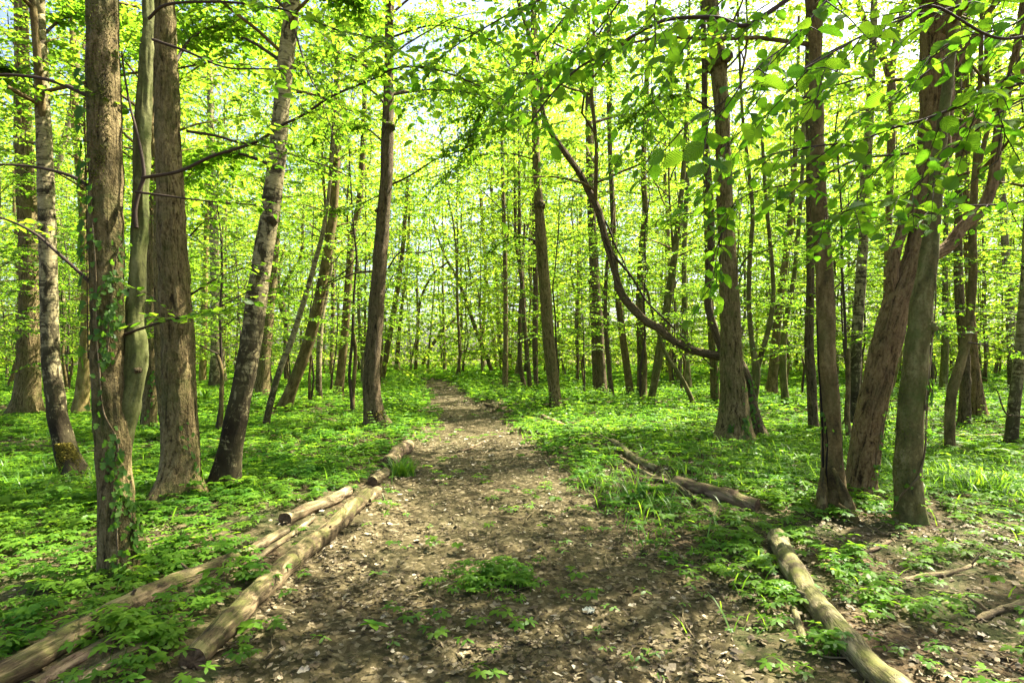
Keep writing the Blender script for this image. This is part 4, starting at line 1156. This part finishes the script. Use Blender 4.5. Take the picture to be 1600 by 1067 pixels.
# ------------------------------------------------------------------ the far wood: one mass
def far_wood():
    g = np.random.default_rng(9)
    mb = MB()
    for _ in range(80):
        y = g.uniform(42, 85); x = g.uniform(-1.1, 1.1) * y
        zz = np.linspace(-.3, 15, 7)
        P = np.stack([x + np.cumsum(g.normal(0, .15, 7)), y + np.cumsum(g.normal(0, .15, 7)), zz], 1)
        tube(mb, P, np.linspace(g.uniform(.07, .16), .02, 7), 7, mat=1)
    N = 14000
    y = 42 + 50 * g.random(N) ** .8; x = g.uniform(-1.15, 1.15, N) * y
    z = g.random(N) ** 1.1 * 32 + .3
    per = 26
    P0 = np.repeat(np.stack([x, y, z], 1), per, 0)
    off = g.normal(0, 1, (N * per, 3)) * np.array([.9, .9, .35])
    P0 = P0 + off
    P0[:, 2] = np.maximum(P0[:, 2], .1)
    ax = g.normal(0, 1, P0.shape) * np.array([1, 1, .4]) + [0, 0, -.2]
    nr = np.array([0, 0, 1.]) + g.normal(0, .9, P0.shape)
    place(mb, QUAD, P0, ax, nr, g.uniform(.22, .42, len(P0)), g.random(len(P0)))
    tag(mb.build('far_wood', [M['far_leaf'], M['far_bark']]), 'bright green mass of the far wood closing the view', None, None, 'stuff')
far_wood()

# ------------------------------------------------------------------ fallen wood
LOGPTS = []
def log(name, label, cat, line, mat, seed, seg=28, sink=.4, ridge=.006, caps=True, group=None, lift=0.0, rough=.17, stubs=()):
    """line rows (px, py, width px) of the log's centre line where it lies on the ground"""
    rows = []
    for px, py, wd in line:
        f = hit(px, py + wd * .35)
        r = wd * .45 * f[1] / F
        rows.append([f[0], f[1], f[2] + r * (1 - sink) + lift, r])
    rows = np.array(rows)
    C = spline(rows, .03 if rows[0, 1] < 9 else .08)
    LOGPTS.append(C[::3].copy())
    mid = C[len(C) // 2, :3]
    t = thing(name, label, cat, (mid[0], mid[1], float(ground_h(mid[:1], mid[1:2])[0])), group)
    gg = np.random.default_rng(seed)
    C[:, :3] += .12 * C[:, 3:4] * np.stack([vnoise(np.stack([np.arange(len(C)) * .13, np.full(len(C), q * 7.), np.zeros(len(C))], 1), seed) for q in range(3)], 1)
    mb = MB()
    V = tube(mb, C[:, :3], C[:, 3], seg, rough=rough, ridge=ridge, seed=seed)
    mb.build('bark', M[mat], t)
    for e in (0, len(C) - 1):
        nb = seg
        ring = V[e * seg:(e + 1) * seg]
        T = unit(C[1, :3] - C[0, :3]) * -1 if e == 0 else unit(C[-1, :3] - C[-2, :3])
        cb = MB()
        inner = C[e, :3] + (ring - C[e, :3]) * .55 + T * (C[e, 3] * gg.uniform(-.25, .25, (seg, 1)))
        ctr = C[e, :3] + T * C[e, 3] * .1
        VV = np.vstack([ring + T * .001, inner, ctr[None]])
        j = np.arange(seg); j2 = (j + 1) % seg
        qd = np.stack([j, j2, seg + j2, seg + j], 1); td = np.stack([seg + j, seg + j2, np.full(seg, 2 * seg)], 1)
        if e == 0: qd = qd[:, ::-1]; td = td[:, ::-1]
        cb.add(VV, qd, td, co=(VV - C[e, :3]))
        cb.build('cut_end', M['cut'], t)
    for (f, dx, dz, ln, r) in stubs:
        i = int(f * (len(C) - 1)); b = C[i, :3]
        sb = MB(); tube(sb, np.array([b, b + np.array([dx, -.02, dz]) * ln * .6, b + np.array([dx * 1.2, 0, dz]) * ln]), [r, r * .8, r * .5], 8, rough=.2, seed=seed + 3, cap=True)
        sb.build('branch_stub', M[mat], t)
    return t

log('fallen_log', 'straight dark fallen log edging the path, its pale broken end furthest away', 'log',
    [(300, 1030, 46), (350, 975, 43), (400, 925, 40), (450, 880, 36), (500, 837, 32), (545, 798, 28), (573, 772, 26)], 'log_grey', 301, stubs=((.35, -.6, .5, .12, .018), (.62, .5, .8, .09, .014), (.85, -.5, .7, .10, .012)))
log('fallen_log', 'longest fallen log, grey-brown with peeling pale bark, running out past the twin trunk', 'log',
    [(-70, 1095, 56), (10, 1050, 50), (100, 1000, 45), (190, 950, 38), (260, 912, 33), (330, 885, 26), (385, 866, 21)], 'log_grey', 302, stubs=((.5, .3, .9, .10, .015), (.75, -.5, .6, .12, .012)))
log('fallen_log', 'short pale log with dark rotten end lying beside the straight dark log', 'log',
    [(446, 810, 25), (475, 797, 23), (510, 783, 21), (545, 766, 17)], 'log_pale', 303)
log('fallen_log', 'thin pale-brown log beside the longest log, half hidden by herbs', 'log',
    [(50, 1070, 24), (120, 1030, 23), (175, 1000, 21), (220, 975, 18)], 'log_brown', 304)
log('fallen_log', 'thin brown pole in front of the longest log, reaching the picture edge', 'log',
    [(90, 1090, 22), (160, 1040, 20), (220, 1010, 17), (250, 985, 14)], 'log_pale', 305)
log('fallen_branch', 'slim pale stick bridging the straight log and the short pale log', 'branch',
    [(388, 888, 9), (420, 862, 9), (455, 838, 8), (490, 812, 7)], 'log_pale', 306, seg=14, sink=-.6)
log('fallen_branch', 'thick broken bough joining the end of the longest log to the short pale log', 'branch',
    [(384, 862, 18), (415, 846, 18), (447, 826, 16)], 'log_pale', 307, seg=18)
log('fallen_branch', 'short stick lying at the foot of the moss-footed birch', 'branch',
    [(102, 750, 7), (125, 748, 7), (150, 745, 6)], 'log_pale', 308, seg=12)
log('log_chunk', 'rotten stump-like log chunk with hollow dark end beside the path', 'log', [(607, 722, 26), (622, 706, 26), (638, 694, 22)], 'log_brown', 309, seg=24, rough=.22)
log('log_chunk', 'small pale log chunk lying just behind the grass tuft', 'log', [(598, 724, 17), (610, 716, 18), (618, 712, 16)], 'log_pale', 310, seg=20, rough=.2)
log('log_chunk', 'pale broken log chunk between grass tuft and straight dark log', 'log', [(582, 752, 18), (592, 744, 20), (603, 736, 17)], 'log_pale', 311, seg=20, rough=.22)
log('log_chunk', 'crumbling pale chunk touching the end of the straight dark log', 'log', [(572, 782, 17), (582, 772, 18), (590, 765, 15)], 'log_pale', 312, seg=20, rough=.25)
log('fallen_branch', 'thin twig lying across the middle of the path', 'branch', [(715, 706, 3), (735, 700, 3.5), (760, 688, 3)], 'log_brown', 313, seg=8, sink=-.3)
log('fallen_log', 'mossy yellow-green log with stripped streaks slanting out of the near corner', 'log',
    [(1214, 838, 34), (1235, 880, 36), (1262, 925, 38), (1300, 972, 42), (1345, 1020, 46), (1395, 1070, 50), (1440, 1110, 52)], 'log_moss', 314, stubs=((.22, .8, .5, .10, .016), (.5, -.7, .5, .12, .015)))
log('fallen_branch', 'short mossy stick lying beside the mossy yellow-green log', 'branch', [(1240, 950, 12), (1248, 975, 13), (1257, 1010, 14)], 'log_moss', 315, seg=14)
log('fallen_log', 'brown fallen log on the bank before the big burled oak', 'log',
    [(1058, 752, 22), (1090, 760, 24), (1125, 770, 25), (1160, 781, 26), (1184, 788, 24)], 'log_brown', 316)
log('fallen_branch', 'long thin mossy branch snaking down towards the path edge', 'branch',
    [(1004, 750, 7), (1035, 752, 9), (1062, 764, 10), (1090, 785, 9), (1115, 806, 8), (1125, 815, 7)], 'log_moss', 317, seg=14, sink=-.2, stubs=((.3, .5, .4, .25, .008), (.55, -.4, .5, .22, .008)))
log('fallen_log', 'short mossy bough with forked tip among herbs nearer the path', 'log',
    [(957, 688, 11), (972, 700, 13), (990, 714, 13), (1010, 724, 12), (1028, 733, 11)], 'log_moss', 318, seg=18, stubs=((.15, -.6, .4, .35, .014), (.75, .5, .6, .3, .010)))
log('fallen_branch', 'thin branch lying parallel under the short mossy bough', 'branch',
    [(965, 712, 6), (990, 728, 7), (1015, 742, 7), (1040, 750, 6), (1060, 760, 6)], 'log_pale', 319, seg=12)
log('fallen_branch', 'pale bare stick on the verge below the knobbed trunk', 'branch', [(848, 652, 8), (866, 660, 9), (886, 668, 8)], 'log_pale', 320, seg=12, sink=-.1)
log('fallen_branch', 'pale curved stick in dead leaves beyond the mossy yellow-green log', 'branch', [(1390, 914, 11), (1440, 901, 11), (1490, 893, 9), (1530, 880, 6)], 'log_pale', 321, seg=14, stubs=((.9, .5, .8, .12, .008),))
log('fallen_branch', 'pale forked stick on dead leaves, nearest the picture edge', 'branch', [(1524, 968, 11), (1560, 954, 12), (1620, 935, 13)], 'log_pale', 322, seg=14, stubs=((.3, -.6, .5, .2, .010),))
log('fallen_branch', 'short grey stick pointing at the mossy front trunk foot', 'branch', [(1346, 866, 6), (1370, 857, 6), (1392, 846, 5)], 'log_brown', 323, seg=10, sink=-.2)
log('fallen_branch', 'long pale stick lying across the brown clearing behind the bow-curved trunk', 'branch', [(1425, 674, 5), (1490, 682, 5), (1570, 681, 5)], 'log_pale', 324, seg=10, sink=-.3)
log('fallen_branch', 'dark stick in the brush heap on the path verge before the path bend', 'branch', [(757, 632, 4), (775, 637, 5), (795, 645, 4)], 'log_brown', 325, seg=10, sink=-.4)
log('fallen_branch', 'crossed dark stick topmost on the brush heap before the path bend', 'branch', [(770, 645, 4), (780, 634, 4), (784, 626, 3)], 'log_brown', 326, seg=10, sink=-1.5)


LOGPTS.append(np.array([[*hit(a, 830), .10] for a in (1275, 1290, 1305, 1320, 1335, 1348)]))
LP = np.vstack(LOGPTS)
def off_logs(x, y):
    m = np.ones(len(x), bool)
    for i in range(0, len(x), 20000):
        xx, yy = x[i:i + 20000, None], y[i:i + 20000, None]
        d = np.sqrt((xx - LP[None, :, 0]) ** 2 + (np.maximum(0, np.abs(yy - LP[None, :, 1] + .14) - .14)) ** 2) - LP[None, :, 3]
        m[i:i + 20000] = d.min(1) > .06
    return m

# ------------------------------------------------------------------ ground plants
def cover(x, y):
    """0..1 how thickly plants grow"""
    pin = path_in(x, y)
    c = np.clip(.5 - pin * 1.9 + .22 * n2(x, y, 3.1, 33), 0, 1) + .035 * (n2(x, y, 2.3, 34) > .1)
    patch = n2(x, y, .55, 31) * .6 + n2(x, y, 1.6, 32) * .4
    thick = np.clip(.9 + patch * 1.2, 0, 1)
    right_bare = np.clip((x - .3) / 1.0, 0, 1) * np.clip((6.5 - y) / 1.6, 0, 1)     # leaf litter by the mossy log
    thick = thick * (1 - .93 * right_bare * np.clip(.85 + .6 * n2(x, y, 1.1, 35), 0, 1))
    edge_l = np.clip((x + 2.6) / .6, 0, 1) * np.clip((9 - y) / 2, 0, 1) * (x < 0)
    thick = thick * (1 - .25 * edge_l)
    bare = np.exp(-(((x + 8.6) / 1.6) ** 2 + ((y - 9.2) / .8) ** 2)) + np.exp(-(((x - 9.0) / 1.5) ** 2 + ((y - 11.6) / .8) ** 2))
    return c * thick * (1 - .8 * np.clip(bare, 0, 1))

def scatter(area, y0, y1, per, seed, xmax=1.1, clear=True):
    g = np.random.default_rng(seed)
    n = int(per * xmax * (y1 ** 2 - y0 ** 2))
    y = np.sqrt(g.uniform(y0 ** 2, y1 ** 2, n)); x = g.uniform(-xmax, xmax, n) * y
    k = g.random(n) < area(x, y)
    x, y = x[k], y[k]
    if clear:
        m = off_logs(x, y) | (g.random(len(x)) < .07)
        x, y = x[m], y[m]
    return x, y, g

def herb_plants(x, y, g, size, hgt, leaves, leaflets, tpl, mb):
    n = len(x)
    z = ground_h(x, y)
    hs = hgt * g.uniform(.4, 1.5, n)
    a0 = g.uniform(0, 6.28, n)
    for l in range(leaves):
        a = a0 + l * 6.28 / leaves + g.normal(0, .3, n)
        out = size * g.uniform(.35, .8, n) if leaves > 1 else np.zeros(n)
        cx = x + np.cos(a) * out; cy_ = y + np.sin(a) * out; cz = z + hs * g.uniform(.8, 1.1, n)
        tilt = np.stack([np.cos(a) * .35, np.sin(a) * .35, np.ones(n)], 1) + g.normal(0, .16, (n, 3))
        r = g.random(n)
        for q in range(leaflets):
            b = a + (q - (leaflets - 1) / 2) * (5.0 / leaflets)
            ax = np.stack([np.cos(b), np.sin(b), np.full(n, -.14) + g.normal(0, .12, n)], 1)
            s = size * g.uniform(.7, 1.1, n) * (1.1 - .10 * abs(q - (leaflets - 1) / 2))
            place(mb, tpl, np.stack([cx, cy_, cz], 1), ax, tilt, s, np.clip(r + g.normal(0, .08, n), 0, 1), wid=g.uniform(.9, 1.3, n))

mb = MB()
x, y, g2 = scatter(cover, 2.0, 7.5, 250, 41, 1.15); herb_plants(x, y, g2, .050 * g2.uniform(.7, 1.4, len(x)), .075, 3, 5, LOBED, mb)
x, y, g2 = scatter(cover, 2.0, 7.5, 70, 47, 1.15); herb_plants(x, y, g2, .045, .05, 2, 3, LOBED, mb)
def broad(x, y): return cover(x, y) * (n2(x, y, .8, 37) > .12)
x, y, g2 = scatter(broad, 2.0, 9, 60, 48, 1.15); herb_plants(x, y, g2, .062 * g2.uniform(.6, 1.5, len(x)), .14, 1, 5, LEAF, mb)
x, y, g2 = scatter(cover, 7.5, 14, 135, 42, 1.1); herb_plants(x, y, g2, .062 * g2.uniform(.7, 1.4, len(x)), .09, 2, 4, LEAF, mb)
x, y, g2 = scatter(cover, 14, 26, 60, 43, 1.05); herb_plants(x, y, g2, .11, .15, 1, 5, LEAF, mb)
x, y, g2 = scatter(cover, 26, 60, 9, 44, 1.1); herb_plants(x, y, g2, .30, .22, 1, 5, QUAD, mb)
tag(mb.build('ground_cover', M['herb']), 'low green woodland herbs carpeting both banks', None, None, 'stuff')

# taller weeds along the verges and round the trunks beyond
def weed_area(x, y):
    pin = path_in(x, y)
    v = np.exp(-((pin + .7) / .8) ** 2) * .9 + .5 * (n2(x, y, .4, 51) > .25) + .8 * np.exp(-(((x - 2.6) / 1.6) ** 2 + ((y - 18) / 5) ** 2))
    return np.clip(v, 0, 1) * (pin < -.1) * np.clip((y - 8.5) / 4, 0.04, 1)
mb = MB()
for yy0, yy1, per, sz, tp, sd in ((5, 14, 9, .09, LEAF, 52), (14, 34, 7, .14, LEAF, 53)):
    x, y, g2 = scatter(weed_area, yy0, yy1, per, sd)
    z = ground_h(x, y); H = g2.uniform(.2, .5, len(x))
    lean = g2.normal(0, .12, (len(x), 2))
    for lv in range(6):
        f = (lv + 1) / 6
        for sgn in range(3):
            a = g2.uniform(0, 6.28, len(x))
            pos = np.stack([x + lean[:, 0] * f, y + lean[:, 1] * f, z + H * f], 1)
            ax = np.stack([np.cos(a), np.sin(a), np.full(len(x), -.15)], 1)
            place(mb, tp, pos, ax, np.array([0, 0, 1.]) + g2.normal(0, .3, (len(x), 3)), sz * (1.1 - .5 * f) * g2.uniform(.7, 1.2, len(x)), g2.random(len(x)))
tag(mb.build('weeds', M['grass']), 'taller pale green weeds along the path verges', None, None, 'stuff')

# grass
def grass_area(x, y):
    b = np.exp(-(((x - 1.35) / .55) ** 2 + ((y - 5.9) / .9) ** 2)) + np.exp(-(((x + 6.0) / 1.8) ** 2 + ((y - 6.6) / .9) ** 2)) + .9 * np.exp(-(((x - 5.6) / 1.6) ** 2 + ((y - 6.8) / 1.2) ** 2)) + .8 * np.exp(-(((x - 4.3) / 1.6) ** 2 + ((y - 8.6) / 1.3) ** 2))
    b = b + .10 * (n2(x, y, .7, 61) > .1)
    return np.clip(b, 0, 1) * (path_in(x, y) < .25)
mb = MB()
x, y, g2 = scatter(grass_area, 3, 12, 260, 62)
a = g2.uniform(0, 6.28, len(x))
ax = np.stack([np.cos(a) * .55, np.sin(a) * .55, g2.uniform(.6, 1.4, len(x))], 1)
place(mb, BLADE, np.stack([x, y, ground_h(x, y) - .01], 1), ax, np.stack([-np.cos(a), -np.sin(a), np.full(len(x), .4)], 1), g2.uniform(.10, .27, len(x)), g2.random(len(x)), wid=.9)
tag(mb.build('grass', M['grass']), 'fine woodland grass in patches on the banks', None, None, 'stuff')

# dead leaves
def litter_area(x, y):
    pin = path_in(x, y)
    v = .55 + .45 * n2(x, y, 1.4, 71)
    side = np.where(pin > 0, 1.0, np.where((x > 0) & (y < 7.5), .9, .25))
    return np.clip(v * side, 0, 1)
mb = MB()
for y0, y1, per, lo, hi, sd in ((1.5, 5, 1000, .014, .048, 72), (1.5, 5, 75, .04, .08, 73), (5, 10, 360, .022, .06, 74), (10, 24, 80, .03, .08, 75)):
    x, y, g2 = scatter(litter_area, y0, y1, per, sd, .95, False)
    n = len(x); a = g2.uniform(0, 6.28, n)
    ax = np.stack([np.cos(a), np.sin(a), g2.normal(0, .18, n)], 1)
    nr = np.array([0, 0, 1.]) + g2.normal(0, .35, (n, 3))
    place(mb, DEAD, np.stack([x, y, ground_h(x, y) + .012 + .012 * g2.random(n)], 1), ax, nr, g2.uniform(lo, hi, n), np.clip(g2.beta(1.3, 1.6, n) + .16 * np.clip((y - 5) / 2, 0, 1), 0, 1), wid=g2.uniform(.6, 1.3, n), curl=g2.uniform(-1, 1.8, n))  # dry leaves paler farther off, with sunlit path brightness put into their colour
tag(mb.build('leaf_litter', M['litter'], smooth=False), 'brown dead leaves strewn over path and banks', None, None, 'stuff')

def sprig(x, y): return (path_in(x, y) < .9) * (path_in(x, y) > -3) * np.where(x > 0, 1.0, .3)
mb = MB()
x, y, g2 = scatter(sprig, 2.0, 7.5, 16, 49, 1.1); herb_plants(x, y, g2, .038 * g2.uniform(.6, 1.5, len(x)), .045, 2, 3, LOBED, mb)
tag(mb.build('seedlings', M['grass']), 'tiny pale seedlings coming up through the dead leaves', None, None, 'stuff')

def twig_area(x, y):
    pin = path_in(x, y)
    return np.where(pin > .4, .12, np.where((x > 0) & (y < 7), .9, .35))
mb = MB()
x, y, g2 = scatter(twig_area, 1.6, 9, 14, 76, .95, False)
for a_, b_ in zip(x, y):
    an = g2.uniform(0, 6.28); ln = g2.uniform(.06, .40); r = g2.uniform(.0015, .006)
    q = np.array([-1, -.3, .3, 1.]) * ln * .5
    px_ = a_ + np.cos(an) * q + g2.normal(0, ln * .05, 4); py_ = b_ + np.sin(an) * q + g2.normal(0, ln * .05, 4)
    tube(mb, np.stack([px_, py_, ground_h(px_, py_) + r + .012 + .012 * g2.random(4)], 1), [r, r * .9, r * .8, r * .5], 5, rnd=g2.random())
tag(mb.build('twig_debris', M['log_pale']), 'broken twigs scattered among dead leaves on the ground', None, None, 'stuff')

# small seedlings and clumps on the path
def clump(name, label, cat, px, py, n, spread, size, hgt, seed, mat='herb', tpl=LOBED):
    f = hit(px, py)
    g = np.random.default_rng(seed)
    x = f[0] + g.normal(0, spread, n); y = f[1] + g.normal(0, spread * .9, n)
    t = thing(name, label, cat, f)
    lv = MB()
    z = ground_h(x, y)
    for a, b, c in zip(x, y, z):
        tube(lv, np.array([[a, b, c - .01], [a, b, c + hgt * .5], [a + .01, b, c + hgt * .8]]), [.002, .0016, .001], 4)
    herb_plants(x, y, g, size, hgt, 3, 5, tpl, lv)
    lv.build('leaves', M[mat], t)
clump('herb_plant', 'low clump of cut-leaved green herbs growing alone in the path', 'plant', 770, 912, 75, .17, .05, .075, 81)
clump('herb_plant', 'small green herb sprouting between the two near logs', 'plant', 398, 905, 14, .08, .06, .10, 82)
clump('herb_plant', 'green herb cluster growing over the thin log by the long log', 'plant', 200, 1010, 26, .14, .07, .12, 83)
clump('herb_plant', 'small herb cluster against the near end of the mossy log', 'plant', 1300, 1015, 12, .06, .055, .08, 84)
clump('herb_plant', 'sparse herb cluster in dead leaves beside the short mossy stick', 'plant', 1228, 930, 16, .09, .05, .07, 85)

def tuft(name, label, px, py, n, size, seed, cat='grass tuft', mat='grass', wid=1.0, spread=.07):
    f = hit(px, py); g = np.random.default_rng(seed)
    x = f[0] + g.normal(0, spread, n); y = f[1] + g.normal(0, spread, n)
    a = g.uniform(0, 6.28, n)
    ax = np.stack([np.cos(a) * .6, np.sin(a) * .6, g.uniform(.7, 1.3, n)], 1)
    mb = MB()
    place(mb, BLADE, np.stack([x, y, ground_h(x, y) - .01], 1), ax, np.stack([-np.cos(a), -np.sin(a), np.full(n, .4)], 1), size * g.uniform(.6, 1.2, n), g.random(n), wid=wid)
    t = mb.build(name, M[mat]); tag(t, label, cat)
tuft('grass_tuft', 'bright grass tuft at the path edge beside broken log chunks', 628, 742, 160, .26, 91)
tuft('strap_leaf_plant', 'pale strap-leaved rosette standing in herbs under the pale distant birch', 318, 632, 60, .50, 92, 'plant', wid=2.2, spread=.05)
tuft('grass_tuft', 'tall arching grass tuft on the sunny bank past the mossy front trunk', 1535, 770, 90, .30, 93, wid=.8, spread=.10)

# fern-like plant on the sunny bank
def fern(label, px, py, seed, n=7, L=.55):
    f = hit(px, py); g = np.random.default_rng(seed)
    t = thing('fern', label, 'fern', f)
    for k in range(n):
        a = k * 6.28 / n + g.normal(0, .3)
        s = np.linspace(0, 1, 8)
        ln = L * g.uniform(.8, 1.2)
        P = np.stack([f[0] + np.cos(a) * ln * s * .85, f[1] + np.sin(a) * ln * s * .85, f[2] + ln * (.75 * s - .55 * s ** 2)], 1)
        mb = MB(); tube(mb, P, np.linspace(.004, .001, 8), 4)
        C = spline(P, .025); T, N, B = frames(C)
        side = unit(np.cross(T, [0, 0, 1.]))
        for sg in (1, -1):
            q = np.linspace(0, 1, len(C)); m = q > .12
            place(mb, LEAF, C[m], side[m] * sg + T[m] * .35 + [0, 0, -.1], np.tile([0, 0, 1.], (m.sum(), 1)) + g.normal(0, .1, (m.sum(), 3)), .14 * (np.sin(np.pi * np.clip(q[m] * .9 + .1, 0, 1)) ** .7 + .05), g.random(m.sum()), wid=.6)
        mb.build('frond', M['grass'], t)
fern('arching green fern on the sunny bank under the mottled birch', 1545, 712, 95)
fern('smaller fern in grass between the bow-curved trunk and mottled birch', 1500, 735, 96, 6, .42)

# broken dark branch at the wood's edge
bb = thing('broken_branch', 'crooked dark dead branch sticking up beside the mottled birch', 'branch', hit(1600, 700))
for ln, r in (([(1660, 668), (1600, 652), (1575, 648), (1566, 634), (1560, 615), (1556, 608)], .022), ([(1582, 648), (1566, 651), (1556, 648)], .014)):
    P = np.array([pix(a, b, 9.2) for a, b in ln]); C = spline(P, .03)
    mb = MB(); tube(mb, C, np.linspace(r, r * .4, len(C)), 9, rough=.25, seed=9); mb.build('limb', M['dark'], bb)

# pale crumpled leaf on the path
f = hit(920, 958)
g = np.random.default_rng(5); mb = MB()
S = 9
U, W = np.meshgrid(np.linspace(-1, 1, S), np.linspace(-1, 1, S), indexing='ij')
rr = np.maximum(np.abs(U), np.abs(W)) / (np.hypot(U, W) + 1e-6)
X = U * rr * .036 * (1 + .15 * n2(U, W, 2, 5)); Yv = W * rr * .028
Zv = .016 * (1 - (U ** 2 + W ** 2) * .4) + .014 * n2(U, W, 1.9, 7) + .008 * n2(U, W, 4, 8)
V = np.stack([f[0] + X, f[1] + Yv, f[2] + .016 + Zv], 2).reshape(-1, 3)
i = np.arange(S - 1)[:, None] * S; j = np.arange(S - 1)[None]
q = np.stack([i + j, i + S + j, i + S + j + 1, i + j + 1], 2).reshape(-1, 4)
mb.add(V, q); mb.add(V - [0, 0, .004], q[:, ::-1])
tag(mb.build('crumpled_leaf', M['white'], smooth=False), 'whitish crumpled leaf lying on the bare path', 'leaf')
